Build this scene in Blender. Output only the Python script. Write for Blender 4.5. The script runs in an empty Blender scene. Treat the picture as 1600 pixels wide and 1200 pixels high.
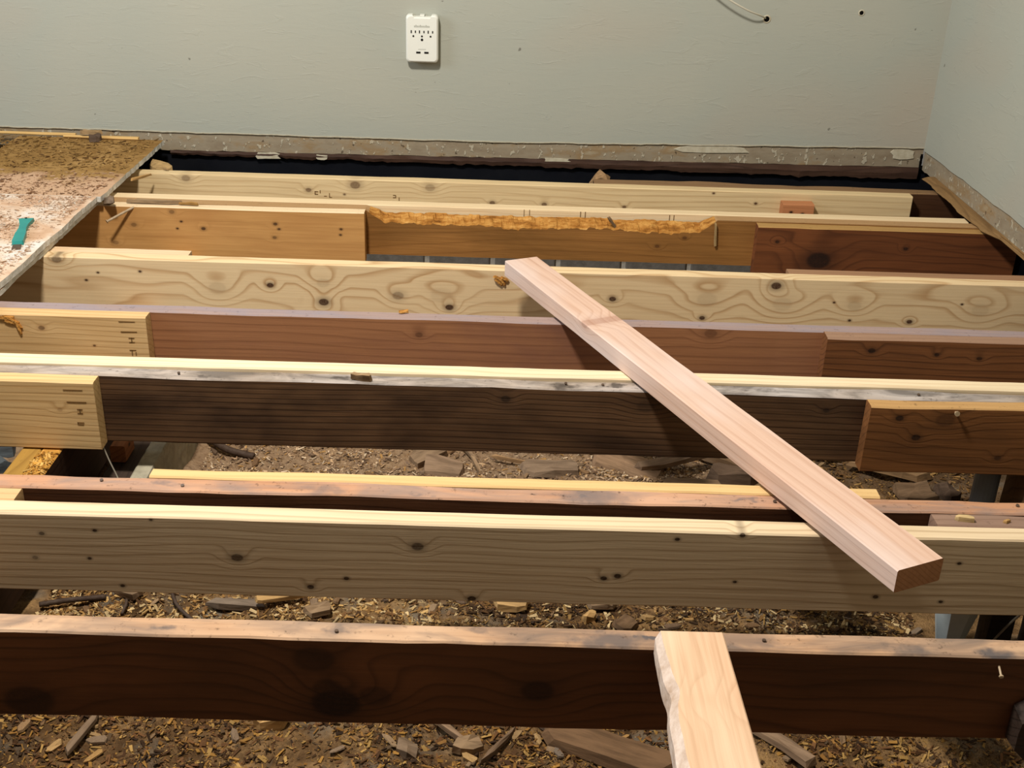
import bpy, bmesh, math, random
from mathutils import Vector, Matrix, noise, Euler

scn = bpy.context.scene
COL = scn.collection

# ------------------------------------------------------------------ camera
FPX, PITCH, YAW, ROLL, CAMH = 1831.07, math.radians(25.744), math.radians(0.803), math.radians(2.0126), 0.9623
cp, sp = math.cos(PITCH), math.sin(PITCH)
fwd = Vector((math.sin(YAW) * cp, math.cos(YAW) * cp, -sp))
rgt = Vector((math.cos(YAW), -math.sin(YAW), 0))
upv = rgt.cross(fwd)
r2 = rgt * math.cos(ROLL) + upv * math.sin(ROLL)
u2 = upv * math.cos(ROLL) - rgt * math.sin(ROLL)
cam_d = bpy.data.cameras.new('camera')
cam_d.sensor_fit = 'HORIZONTAL'; cam_d.sensor_width = 36.0
cam_d.lens = FPX / 1600 * 36.0
cam_d.clip_start = 0.02
cam = bpy.data.objects.new('camera', cam_d); COL.objects.link(cam)
M = Matrix((r2, u2, -fwd)).transposed().to_4x4()
M.translation = (0, 0, CAMH)
cam.matrix_world = M
scn.camera = cam

# ------------------------------------------------------------------ light
w = bpy.data.worlds.new('world'); scn.world = w; w.use_nodes = True
w.node_tree.nodes['Background'].inputs[0].default_value = (1.0, 0.91, 0.79, 1)
w.node_tree.nodes['Background'].inputs[1].default_value = 0.165

def light(name, kind, loc, power, color, **kw):
    d = bpy.data.lights.new(name, kind); d.energy = power; d.color = color
    for k, v in kw.items(): setattr(d, k, v)
    o = bpy.data.objects.new(name, d); COL.objects.link(o); o.location = loc
    return o
light('ceiling_lamp', 'POINT', (-0.70, 1.45, 2.35), 345, (1.0, 0.955, 0.885), shadow_soft_size=0.14)
wn = light('window_daylight', 'AREA', (-3.1, 1.75, 1.45), 48, (0.70, 0.85, 1.0), shape='RECTANGLE', size=1.3, size_y=1.3)
wn.rotation_euler = (math.radians(82), 0, math.radians(-90))

vs = scn.view_settings
vs.view_transform = 'Standard'; vs.look = 'None'; vs.gamma = 1.0; vs.exposure = 0.0
vs.use_curve_mapping = False

# ------------------------------------------------------------------ helpers
def C(h):
    h = h.lstrip('#'); v = [int(h[i:i + 2], 16) / 255 for i in (0, 2, 4)]
    return tuple((c / 12.92 if c <= 0.04045 else ((c + 0.055) / 1.055) ** 2.4) for c in v) + (1.0,)

class NT:
    def __init__(s, name):
        s.m = bpy.data.materials.new(name); s.m.use_nodes = True
        s.t = s.m.node_tree; s.n = s.t.nodes; s.l = s.t.links
        s.b = s.n['Principled BSDF']
    def add(s, typ, **kw):
        n = s.n.new(typ)
        for k, v in kw.items(): setattr(n, k, v)
        return n
    def put(s, sock, v):
        if isinstance(v, bpy.types.NodeSocket): s.l.new(v, sock)
        elif v is not None: sock.default_value = v
    def math(s, op, a, b=None, c=None, clamp=False):
        n = s.add('ShaderNodeMath', operation=op); n.use_clamp = clamp
        s.put(n.inputs[0], a); s.put(n.inputs[1], b); s.put(n.inputs[2], c)
        return n.outputs[0]
    def vmul(s, v, k):
        n = s.add('ShaderNodeVectorMath', operation='MULTIPLY'); s.put(n.inputs[0], v); n.inputs[1].default_value = k
        return n.outputs[0]
    def vadd(s, v, k):
        n = s.add('ShaderNodeVectorMath', operation='ADD'); s.put(n.inputs[0], v); s.put(n.inputs[1], k)
        return n.outputs[0]
    def dist(s, v, k):
        n = s.add('ShaderNodeVectorMath', operation='DISTANCE'); s.put(n.inputs[0], v); n.inputs[1].default_value = k
        return n.outputs['Value']
    def noise(s, v, scale, detail=3, rough=0.55, dis=0.0):
        n = s.add('ShaderNodeTexNoise'); s.put(n.inputs['Vector'], v)
        n.inputs['Scale'].default_value = scale; n.inputs['Detail'].default_value = detail
        n.inputs['Roughness'].default_value = rough; n.inputs['Distortion'].default_value = dis
        return n.outputs['Fac']
    def vor(s, v, scale, out='Distance', feature='F1'):
        n = s.add('ShaderNodeTexVoronoi', feature=feature); s.put(n.inputs['Vector'], v); n.inputs['Scale'].default_value = scale
        return n.outputs[out]
    def rng(s, v, a, b, c=0.0, d=1.0, smooth=False):
        n = s.add('ShaderNodeMapRange', clamp=True)
        if smooth: n.interpolation_type = 'SMOOTHSTEP'
        s.put(n.inputs[0], v)
        for i, q in enumerate((a, b, c, d)): n.inputs[i + 1].default_value = q
        return n.outputs[0]
    def ramp(s, v, stops):
        n = s.add('ShaderNodeValToRGB'); s.put(n.inputs[0], v)
        e = n.color_ramp.elements
        while len(e) < len(stops): e.new(0.5)
        for i, (p, c) in enumerate(stops):
            e[i].position = p; e[i].color = c if not isinstance(c, str) else C(c)
        return n.outputs['Color']
    def mix(s, f, a, b, mode='MIX'):
        n = s.add('ShaderNodeMix', data_type='RGBA', blend_type=mode)
        s.put(n.inputs['Factor'], f); s.put(n.inputs[6], C(a) if isinstance(a, str) else a); s.put(n.inputs[7], C(b) if isinstance(b, str) else b)
        return n.outputs[2]
    def coord(s, which='Object'):
        return s.add('ShaderNodeTexCoord').outputs[which]
    def bump(s, h, strength=0.3, dist=0.002):
        n = s.add('ShaderNodeBump'); s.put(n.inputs['Height'], h)
        n.inputs['Strength'].default_value = strength; n.inputs['Distance'].default_value = dist
        s.l.new(n.outputs[0], s.b.inputs['Normal'])
    def finish(s, col, rough=0.7, spec=0.3):
        s.put(s.b.inputs['Base Color'], C(col) if isinstance(col, str) else col)
        s.put(s.b.inputs['Roughness'], rough)
        s.b.inputs['Specular IOR Level'].default_value = spec
        return s.m

def wood(name, light_c, dark_c, A=60.0, B=1.2, nsx=2.0, nsz=7.0, line=0.6, knots=(), ox=0.0, knot_c='3a1d0c',
         stain=None, stain_amt=0.5, stain_scale=(1.6, 5, 5), seed=0.0, rough=0.7, spec=0.25, fibre=0.25, bump=0.25,
         kamp=1.2, pale=None, grime=0.0, blots=()):
    """board coordinates: x along the grain, y through the thickness, z up the face"""
    t = NT(name); co = t.coord()
    so = t.vadd(co, (seed * 3.7, seed * 1.3, seed * 2.1))
    sep = t.add('ShaderNodeSeparateXYZ'); t.l.new(co, sep.inputs[0])
    n1 = t.noise(t.vmul(so, (nsx, nsz, nsz)), 1.0, 2, 0.45)
    h = t.math('MULTIPLY_ADD', n1, B * 4, t.math('MULTIPLY', t.math('ADD', sep.outputs[2], t.math('MULTIPLY', sep.outputs[1], 0.8)), A))
    kd = None; kh = None
    if knots:
        kc = t.vmul(co, (0.72, 0.0, 1.0))
        for (kx, kz, r, s) in knots:
            d = t.dist(kc, ((kx - ox) * 0.72, 0.0, kz))
            if r > 0.004:
                h = t.math('ADD', h, t.rng(d, r * 0.4, r * 3.2 + 0.006, kamp * min(1.0, 0.25 + r / 0.014), 0.0, True))
            dk = t.rng(d, r * 0.62, r * 0.95, s, 0.0, True)
            hl = t.rng(d, r * 0.6, r * 2.0, s * 0.45, 0.0, True)
            kd = dk if kd is None else t.math('MAXIMUM', kd, dk)
            kh = hl if kh is None else t.math('MAXIMUM', kh, hl)
    fr = t.math('FRACT', h)
    ringm = t.ramp(fr, [(0.0, (0.12, 0.12, 0.12, 1)), (0.10, (0, 0, 0, 1)), (0.62, (0.08, 0.08, 0.08, 1)), (0.86, (0.85, 0.85, 0.85, 1)), (0.91, (1, 1, 1, 1)), (1.0, (0.12, 0.12, 0.12, 1))])
    fib = t.noise(t.vmul(so, (4, 160, 160)), 1.0, 3, 0.6)
    fade = t.rng(t.noise(t.vmul(so, (3, 12, 12)), 1.0, 2), 0.3, 0.7, 0.45, 1.0)
    col = t.mix(t.math('MULTIPLY', t.math('MULTIPLY', ringm, line), fade), light_c, dark_c)
    col = t.mix(t.math('MULTIPLY', t.rng(fib, 0.42, 0.7), fibre), col, dark_c)
    if pale:
        col = t.mix(t.rng(t.noise(t.vmul(so, (2.2, 9, 9)), 1.0, 3), 0.45, 0.7, 0, 0.8), col, pale)
    if stain:
        st = t.rng(t.noise(t.vmul(so, stain_scale), 1.0, 4, 0.6, 0.6), 0.42, 0.66, 0, stain_amt)
        col = t.mix(st, col, stain)
    if kd is not None:
        col = t.mix(kh, col, '9a5f30' if isinstance(knot_c, str) and knot_c == '3a1d0c' else knot_c)
        wob = t.rng(t.noise(so, 260, 2), 0.3, 0.7, 0.75, 1.0)
        col = t.mix(t.math('MULTIPLY', kd, wob), col, knot_c)
    if blots:
        wv = t.add('ShaderNodeTexNoise'); t.l.new(so, wv.inputs['Vector']); wv.inputs['Scale'].default_value = 45.0; wv.inputs['Detail'].default_value = 3
        off = t.vmul(t.vadd(wv.outputs['Color'], (-0.5, -0.5, -0.5)), (0.035, 0.035, 0.0))
        bc = t.vadd(t.vmul(co, (0.4, 1.0, 0.0)), off); bd = None
        for (bx, by, r, s_) in blots:
            dk = t.rng(t.dist(bc, ((bx - ox) * 0.4, by, 0.0)), r * 0.25, r * 1.15, s_, 0.0, True)
            bd = dk if bd is None else t.math('MAXIMUM', bd, dk)
        col = t.mix(bd, col, knot_c)
    if grime:
        g = t.rng(t.noise(so, 90, 4, 0.7), 0.6, 0.75, 0, grime)
        col = t.mix(g, col, '2a1c12')
    hh = t.math('ADD', t.math('MULTIPLY', ringm, -0.4), fib)
    t.bump(hh, bump, 0.0015)
    return t.finish(col, rough, spec)

def link(o, parent=None):
    COL.objects.link(o)
    if parent is not None: o.parent = parent
    return o
def tag(o, label=None, cat=None, group=None, kind=None):
    if label: o['label'] = label
    if cat: o['category'] = cat
    if group: o['group'] = group
    if kind: o['kind'] = kind
    return o
def mesh_obj(name, verts, faces, mats, midx=None, parent=None, smooth=False):
    me = bpy.data.meshes.new(name); me.from_pydata([tuple(v) for v in verts], [], faces); me.update()
    for m in (mats if isinstance(mats, (list, tuple)) else [mats]): me.materials.append(m)
    if midx: me.polygons.foreach_set('material_index', midx)
    if smooth: me.polygons.foreach_set('use_smooth', [True] * len(me.polygons))
    return link(bpy.data.objects.new(name, me), parent)
def bm_obj(name, bm, mats, parent=None, smooth=False):
    me = bpy.data.meshes.new(name); bm.normal_update(); bm.to_mesh(me); bm.free()
    for m in (mats if isinstance(mats, (list, tuple)) else [mats]): me.materials.append(m)
    if smooth: me.polygons.foreach_set('use_smooth', [True] * len(me.polygons))
    return link(bpy.data.objects.new(name, me), parent)
def bm_box(bm, c, s, rot=None):
    mt = Matrix.Translation(c)
    if rot is not None: mt = mt @ rot.to_4x4()
    r = bmesh.ops.create_cube(bm, size=1.0, matrix=mt @ Matrix.Diagonal((*s, 1)))
    return r['verts']
def bm_tube(bm, pts, r, n=8, taper=None):
    rings = []
    for i, p in enumerate(pts):
        p = Vector(p); a = Vector(pts[max(0, i - 1)]); b = Vector(pts[min(len(pts) - 1, i + 1)])
        d = (b - a).normalized(); q = d.orthogonal().normalized() if i == 0 else (q - d * q.dot(d)).normalized()
        s = d.cross(q); rr = r if taper is None else r * taper[i]
        rings.append([bm.verts.new(p + (q * math.cos(2 * math.pi * k / n) + s * math.sin(2 * math.pi * k / n)) * rr) for k in range(n)])
    for a, b in zip(rings, rings[1:]):
        for k in range(n): bm.faces.new((a[k], a[(k + 1) % n], b[(k + 1) % n], b[k]))
    bm.faces.new(rings[0][::-1]); bm.faces.new(rings[-1])
def N(*v): return noise.noise(Vector(v))

def extrude(name, xs, secs, mats, edge_mat=None, parent=None, cap_mat=0):
    """solid swept along local x; secs(x) gives the same number of (y,z) points each time"""
    V, F, MI = [], [], []
    k = None
    for x in xs:
        s = secs(x); k = len(s)
        for p in s: V.append((x if len(p) == 2 else p[2], p[0], p[1]))
    for i in range(len(xs) - 1):
        for j in range(k):
            a = i * k + j; b = i * k + (j + 1) % k
            F.append((a, a + k, b + k, b)); MI.append(edge_mat(xs[i], j) if callable(edge_mat) else (edge_mat[j] if edge_mat else 0))
    F.append(tuple(range(k))); MI.append(cap_mat)
    F.append(tuple(range((len(xs) - 1) * k, len(xs) * k))[::-1]); MI.append(cap_mat)
    o = mesh_obj(name, V, F, mats, MI, parent)
    bm = bmesh.new(); bm.from_mesh(o.data); bmesh.ops.recalc_face_normals(bm, faces=bm.faces); bm.to_mesh(o.data); bm.free()
    return o

def board(name, x0, x1, y0, y1, label, cat, mat, top=None, z1=0.0, h=0.14, bev=0.0025, warp=0.0012, seed=0, seg=0.05, skew=0.0, group=None, parent=None, end_rag=0.0):
    L = x1 - x0; t = y1 - y0; n = max(2, int(L / seg)); ht = t / 2
    def sec(x):
        def c(i, k): return warp * (N(x * 5 + seed * 7.1, i * 3.3, k) + 0.6 * N(x * 19 + seed * 3.1, i * 5.3, k))
        o = [(c(i, 0.1), c(i, 9.7)) for i in range(4)]   # bottom-front, bottom-back, top-back, top-front
        b = bev
        P = [(-ht + b, -h, 0), (ht - b, -h, 1), (ht, -h + b, 1), (ht, -b, 2), (ht - b, 0, 2), (-ht + b, 0, 3), (-ht, -b, 3), (-ht, -h + b, 0)]
        return [(p[0] + o[p[2]][0], p[1] + o[p[2]][1]) for p in P]
    xs = [-L / 2 + L * i / n for i in range(n + 1)]
    em = [0, 0, 0, 0, 0, 0, 0, 0]
    mats = [mat]
    if top: mats.append(top); em = [0, 0, 0, 1, 1, 1, 0, 0]
    o = extrude(name, xs, sec, mats, em, parent)
    o.location = ((x0 + x1) / 2, (y0 + y1) / 2, z1); o.rotation_euler = (0, 0, skew)
    if label: tag(o, label, cat, group)
    return o

# ------------------------------------------------------------------ materials
def mat_wall():
    t = NT('painted_wall'); co = t.coord()
    big = t.noise(t.vmul(co, (1.2, 1.2, 1.6)), 1.0, 2)
    col = t.ramp(big, [(0.3, 'aba99a'), (0.5, 'a5a699'), (0.7, 'aba393')])
    st = t.noise(t.vmul(co, (9, 9, 46)), 1.0, 4, 0.6, 1.2)
    fine = t.noise(co, 120, 3)
    ridge = t.rng(t.noise(t.vmul(co, (7, 7, 30)), 1.0, 5, 0.65, 2.0), 0.58, 0.66)
    h = t.math('ADD', t.math('MULTIPLY', st, 0.5), t.math('ADD', t.math('MULTIPLY', fine, 0.12), t.math('MULTIPLY', ridge, 0.55)))
    speck = t.rng(t.noise(co, 38, 2, 0.4), 0.76, 0.79)
    col = t.mix(t.math('MULTIPLY', speck, 0.7), col, '5d5a50')
    t.bump(h, 0.24, 0.004)
    return t.finish(col, 0.55, 0.25)
def mat_plaster():
    t = NT('bare_plaster'); co = t.coord()
    n = t.noise(t.vmul(co, (6, 6, 14)), 1.0, 5, 0.65)
    col = t.ramp(n, [(0.3, '85745e'), (0.5, '968872'), (0.62, '927a5a'), (0.75, 'a6987e')])
    sp = t.rng(t.noise(t.vmul(co, (1, 1, 0.6)), 75, 2, 0.5), 0.62, 0.67)
    col = t.mix(t.math('MULTIPLY', sp, 0.6), col, 'c4bba4')
    dk = t.rng(t.noise(t.vadd(co, (5, 2, 3)), 60, 2, 0.5), 0.69, 0.73)
    col = t.mix(t.math('MULTIPLY', dk, 0.8), col, '4a3c2e')
    t.bump(t.math('ADD', n, sp), 0.5, 0.004)
    return t.finish(col, 0.9, 0.1)
def mat_ground():
    t = NT('ground_dirt'); co = t.coord()
    n = t.noise(co, 5.0, 5, 0.65, 0.8); n2 = t.noise(co, 60, 5, 0.75); n3 = t.noise(t.vadd(co, (7, 3, 1)), 9, 4, 0.6)
    col = t.ramp(n, [(0.3, '3a2b1c'), (0.45, '6a4f33'), (0.58, '9a7850'), (0.72, 'b08a55')])
    col = t.mix(t.rng(n2, 0.35, 0.65, 0, 0.6), col, '2c1f13')
    col = t.mix(t.rng(n3, 0.52, 0.68, 0, 0.7), col, '6f685c')
    sep = t.add('ShaderNodeSeparateXYZ'); t.l.new(co, sep.inputs[0])
    bay = t.math('MULTIPLY', t.rng(sep.outputs[1], 1.95, 2.1, 0, 0.75), t.rng(sep.outputs[0], 0.5, 0.65, 1.0, 0.2))
    col = t.mix(bay, col, t.ramp(n2, [(0.3, '6c543e'), (0.5, '9c8064'), (0.7, 'b49878')]))
    t.bump(t.math('ADD', n2, n), 0.9, 0.012)
    return t.finish(col, 0.95, 0.05)
def mat_tint(name, rough=0.8, gain=1.0):
    t = NT(name); a = t.add('ShaderNodeAttribute', attribute_name='tint')
    n = t.noise(t.coord(), 90, 3)
    col = t.mix(t.rng(n, 0.35, 0.7, 0, 0.35), a.outputs['Color'], '3a2a1a')
    return t.finish(col, rough, 0.15)
def mat_chip(name, stops):
    t = NT(name); co = t.coord()
    oi = t.add('ShaderNodeObjectInfo').outputs['Random']
    col = t.ramp(oi, stops)
    g = t.noise(t.vmul(co, (14, 90, 90)), 1.0, 4, 0.6)
    col = t.mix(t.rng(g, 0.4, 0.7, 0, 0.5), col, '2a1d12')
    t.bump(g, 0.5, 0.003)
    return t.finish(col, 0.85, 0.15)
def mat_plain(name, c, rough=0.5, spec=0.4, var=None, vs_=20, bmp=0.0):
    t = NT(name); co = t.coord(); n = t.noise(co, vs_, 4, 0.6)
    col = t.mix(t.rng(n, 0.35, 0.7, 0, 0.8), c, var or c)
    if bmp: t.bump(n, bmp, 0.004)
    return t.finish(col, rough, spec)
def mat_subfloor(name, front):
    t = NT(name); co = t.coord(); sep = t.add('ShaderNodeSeparateXYZ'); t.l.new(co, sep.inputs[0])
    n = t.noise(co, 7, 5, 0.6, 0.6); f = t.noise(t.vmul(co, (26, 60, 60)), 1.0, 4, 0.7)
    if front:
        col = t.ramp(n, [(0.34, 'd6cdc2'), (0.46, 'd4bda6'), (0.58, 'c9a688'), (0.74, 'b58f70')])
        col = t.mix(t.rng(f, 0.52, 0.72, 0, 0.45), col, '8d6a4a')
    else:
        col = t.ramp(n, [(0.3, '7a5a30'), (0.5, '93703f'), (0.65, 'a5814e'), (0.8, 'b08f62')])
        col = t.mix(t.rng(f, 0.48, 0.72, 0, 0.6), col, '553a1c')
        yy = t.math('MULTIPLY_ADD', t.math('SUBTRACT', n, 0.5), 0.5, sep.outputs[1])
        col = t.mix(t.rng(yy, 3.12, 3.24, 0.9, 0.0, True), col, 'c39f80')
    t.bump(t.math('ADD', n, f), 0.6, 0.004)
    return t.finish(col, 0.9, 0.1)

W_WALL = mat_wall(); W_PLAST = mat_plaster(); M_GROUND = mat_ground()
M_TINT = mat_tint('wood_shavings')
M_EDGE = mat_plain('plywood_edge', 'e0dcd2', 0.8, 0.1, 'b4aea2', 60, 0.4)
M_BLACK = mat_plain('flat_black', '0c0e14', 0.85, 0.1, '15161a', 12)
M_RUST = mat_plain('rusty_steel', '5a4636', 0.5, 0.4, '3a2a20', 90)
M_STEEL = mat_plain('bright_nail_steel', 'b8a080', 0.35, 0.5, '8a7250', 90)
M_HOLE = mat_plain('dark_hole', '0b0a09', 0.9, 0.05)
M_FLAKE = mat_plain('torn_white_paper', 'c2b9a2', 0.9, 0.1, 'a89c82', 60)
M_CONC = mat_plain('old_concrete', 'a8a08a', 0.95, 0.1, '837c6a', 45, 0.6)
M_BRICK = mat_plain('grey_brick', '6c6862', 0.95, 0.1, '54504a', 40, 0.5)
M_MORTAR = mat_plain('pale_mortar', 'b0aca2', 0.95, 0.1, '96928a', 60, 0.5)
M_WHITE = mat_plain('white_plastic', 'e2e1d6', 0.35, 0.4)
M_SLOT = mat_plain('socket_black', '11100e', 0.6, 0.2)
M_PRINT = mat_plain('grey_print', 'a8a89c', 0.6, 0.2)
M_TEAL = mat_plain('teal_plastic', '1f8a80', 0.4, 0.4, '197a76', 30)
M_INK = mat_plain('stamp_ink', '6e5230', 0.9, 0.1)
M_WIRE = mat_plain('pale_wire', 'c9c2ae', 0.5, 0.3)
M_GREYWIRE = mat_plain('grey_wire', '8b8272', 0.5, 0.3)
M_DARKROOT = mat_plain('dark_root', '3a2a20', 0.7, 0.2, '55463a', 60, 0.5)
M_PIPE = mat_plain('grey_pipe', '7c8288', 0.5, 0.3, '6c7278', 12)
M_TUB = mat_plain('pale_blue_tub', 'c2cac8', 0.6, 0.25, 'a6b2b2', 14, 0.2)
M_CHIP = mat_chip('weathered_chip', [(0.0, '6b5038'), (0.3, '8b6b4a'), (0.5, '5c4a3c'), (0.7, 'a2805a'), (0.85, '77685a'), (1.0, 'b8935f')])
M_CHIPP = mat_chip('pale_chip', [(0.0, 'b0854c'), (0.4, 'c09a66'), (0.7, 'a0763e'), (1.0, 'c8ac7c')])
M_SLAB = mat_chip('bark_slab', [(0.0, '94765a'), (0.3, '86705a'), (0.6, 'a28462'), (1.0, '7c6650')])
M_ROT = None

PINE_L, PINE_D = 'e3c398', 'b3864f'

# ------------------------------------------------------------------ structure
GZ = -0.32
def gz(x, y):
    return GZ + 0.020 * N(x * 3.1, y * 3.1, 1.0) + 0.016 * N(x * 9, y * 9, 4.0) + 0.010 * N(x * 26, y * 26, 8.0)
def grid(name, xs, ys, zf, mat, smooth=True, parent=None):
    V = [(x, y, zf(x, y)) for y in ys for x in xs]; nx = len(xs)
    F = [(j * nx + i, j * nx + i + 1, (j + 1) * nx + i + 1, (j + 1) * nx + i) for j in range(len(ys) - 1) for i in range(nx - 1)]
    return mesh_obj(name, V, F, mat, None, parent, smooth)
def lin(a, b, n): return [a + (b - a) * i / n for i in range(n + 1)]
ground = grid('ground', lin(-2.5, 1.8, 215), lin(0.2, 3.9, 185), gz, M_GROUND)
tag(ground, 'brown dirt ground of the crawl space strewn with sawdust', 'ground', kind='structure')

WY = 3.64; WX = 1.32
def trim_top(x): return 0.0465 + 0.018 * max(0.0, x)
def trim_bot(x): return -0.011 + 0.0088 * max(0.0, x + 0.9)
xs = lin(-2.6, WX, 130)
def sec_wall(x):
    e = trim_top(x) + 0.0035 * N(x * 9, 2.0, 0.0) + 0.0018 * N(x * 41, 1.0, 0.0)
    return [(0.0, e), (0.1, e), (0.1, 2.4), (0.0, 2.4), (0.0, e + 0.012)]
wall_b = extrude('wall_back', xs, sec_wall, W_WALL); wall_b.location = (0, WY, 0)
tag(wall_b, 'grey painted back wall with brushed, nicked paint', 'wall', kind='structure')
def sec_strip(x):
    a = trim_bot(x) + 0.0025 * N(x * 11, 3.0, 0.0) + 0.0025 * N(x * 47, 6.0, 0.0); b = trim_top(x) + 0.012
    d = 0.0015 * N(x * 17, 8.0, 0.0)
    return [(0.005 + d, a), (0.09, a), (0.09, b), (0.004 + d, b), (0.0035 + d, (a + b) / 2)]
st = extrude('bare_plaster_strip', lin(-2.6, WX, 160), sec_strip, W_PLAST, parent=wall_b)
tag(st, 'unpainted speckled strip where the baseboard was')
# thin torn paint lip along the upper edge of the strip
V = []; 
def sec_lip(x):
    e = trim_top(x) + 0.0015 + 0.0035 * N(x * 9, 2.0, 0.0) + 0.0018 * N(x * 41, 1.0, 0.0); k = max(0.0, N(x * 5.0, 11.0, 0.0)) * 0.008
    return [(-0.0018, e - 0.0015 - k * 0.3), (0.003, e - 0.0015 - k * 0.3), (0.003, e + 0.001), (-0.0018, e + 0.001 + k * 0.1)]
extrude('torn_paint_edge', lin(-2.6, WX, 220), sec_lip, M_FLAKE, parent=wall_b)
def plate(name, pts, thick, mat, parent=None, mtx=None, jag=0.0, seed=0):
    """irregular flat piece: outline in local xy, thickness along z"""
    bm = bmesh.new(); n = len(pts)
    lo = [bm.verts.new((p[0], p[1], 0.0 + jag * N(i * 1.7, seed, 0))) for i, p in enumerate(pts)]
    hi = [bm.verts.new((p[0] * 0.96, p[1] * 0.94, thick + jag * N(i * 1.7, seed, 3))) for i, p in enumerate(pts)]
    bm.faces.new(lo[::-1]); bm.faces.new(hi)
    for i in range(n): bm.faces.new((lo[i], lo[(i + 1) % n], hi[(i + 1) % n], hi[i]))
    if mtx is not None: bm.transform(mtx)
    return bm_obj(name, bm, mat, parent)
ROTX = Matrix.Rotation(math.radians(90), 4, 'X')
# paper flakes and patch hanging on the plaster strip
for (x, z, ww, hh, sd) in [(-0.745, -0.020, 0.075, 0.022, 1), (-0.575, -0.019, 0.034, 0.018, 2), (0.165, -0.004, 0.085, 0.012, 3), (0.66, 0.046, 0.23, 0.024, 4), (1.255, 0.048, 0.07, 0.030, 5)]:
    rnd = random.Random(sd); pts = []
    for k in range(11):
        a = 2 * math.pi * k / 11; r = 0.8 + 0.35 * rnd.random()
        pts.append((ww / 2 * max(-1, min(1, 1.25 * math.cos(a))) * r, hh / 2 * max(-1, min(1, 1.25 * math.sin(a))) * r))
    plate('paper_flake', pts, 0.0025, M_FLAKE, wall_b, Matrix.Translation((x, 0.0030, z)) @ ROTX)
# drilled holes with torn rims
for (x, z, r) in [(0.776, 0.445, 0.0085), (1.057, 0.472, 0.0065)]:
    bm = bmesh.new(); n = 18
    rings = []
    for (rr, yy) in [(r * 1.5, -0.0002), (r * 1.15, -0.0022), (r, -0.0012), (r * 0.92, -0.0004)]:
        rings.append([bm.verts.new((x + rr * math.cos(2 * math.pi * k / n) * (1 + 0.12 * N(k, x * 9, 0)), yy, z + rr * math.sin(2 * math.pi * k / n))) for k in range(n)])
    for a, b in zip(rings, rings[1:]):
        for k in range(n): bm.faces.new((a[k], a[(k + 1) % n], b[(k + 1) % n], b[k]))
    bm_obj('hole_rim', bm, M_FLAKE, wall_b)
    bm = bmesh.new(); bmesh.ops.create_circle(bm, cap_ends=True, segments=18, radius=r, matrix=Matrix.Translation((x, -0.0006, z)) @ ROTX)
    bm_obj('drill_hole', bm, M_HOLE, wall_b)

def rt_top(y): return 0.064 + 0.010 * (WY - y)
ys = lin(-1.5, WY, 120)
def sec_rw(s):   # local x runs along -y of the room
    y = WY - s; e = rt_top(y) + 0.004 * N(y * 9, 22.0, 0) + 0.002 * N(y * 40, 2, 0)
    return [(0.0, e), (0.1, e), (0.1, 2.4), (0.0, 2.4), (0.0, e + 0.012)]
wall_r = extrude('wall_right', lin(0, 5.1, 130), sec_rw, W_WALL)
wall_r.location = (WX, WY, 0); wall_r.rotation_euler = (0, 0, math.radians(-90))
tag(wall_r, 'grey painted right-hand wall lit by cool daylight', 'wall', kind='structure')
def sec_rs(s):
    y = WY - s; a = 0.002 + 0.003 * N(y * 12, 5.0, 0) + 0.003 * N(y * 45, 6.0, 0); b = rt_top(y) + 0.012
    return [(0.005, a), (0.09, a), (0.09, b), (0.004, b)]
rs = extrude('bare_plaster_strip', lin(0, 5.1, 200), sec_rs, W_PLAST, parent=wall_r)
tag(rs, 'unpainted tan strip where the baseboard was')
# corner crack: ragged dark sliver and loose paper in the corner
bm = bmesh.new()
for i in range(7):
    z = 0.012 + i * 0.006; bm_box(bm, (WX - 0.004 + 0.003 * N(i, 1, 1), WY - 0.002, z), (0.006 + 0.004 * abs(N(i * 2.3, 0, 0)), 0.004, 0.0075))
ck = bm_obj('corner_crack', bm, M_HOLE, wall_b); ck.location = (0, -WY, 0)

# foundation: grey bricks with pale mortar below the back wall
fnd = mesh_obj('wall_foundation', [(-2.5, 3.432, -0.40), (1.41, 3.432, -0.40), (1.41, 3.432, -0.222), (-2.5, 3.432, -0.222), (-2.5, 3.54, -0.40), (1.41, 3.54, -0.40), (1.41, 3.54, -0.222), (-2.5, 3.54, -0.222)],
               [(0, 1, 2, 3), (3, 2, 6, 7), (4, 7, 6, 5), (0, 3, 7, 4), (1, 5, 6, 2)], M_MORTAR)
tag(fnd, 'low grey brick foundation course seen under the joists', 'wall', kind='structure')
bme = bpy.data.meshes.new('brick'); bm = bmesh.new(); vv = bm_box(bm, (0, 0, 0), (0.186, 0.10, 0.058)); bmesh.ops.bevel(bm, geom=bm.edges, offset=0.003, segments=1, affect='EDGES'); bm.to_mesh(bme); bm.free(); bme.materials.append(M_BRICK)
for c, (zc, off) in enumerate([(-0.254, 0.0), (-0.322, 0.1)]):
    for i in range(13):
        b = link(bpy.data.objects.new('brick', bme), fnd); b.location = (-1.14 + off + i * 0.2025 + 0.004 * N(i, c, 0), 3.472 + 0.004 * N(i, c, 5), zc); b.rotation_euler = (0, 0, 0.02 * N(i, c, 9))
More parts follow.
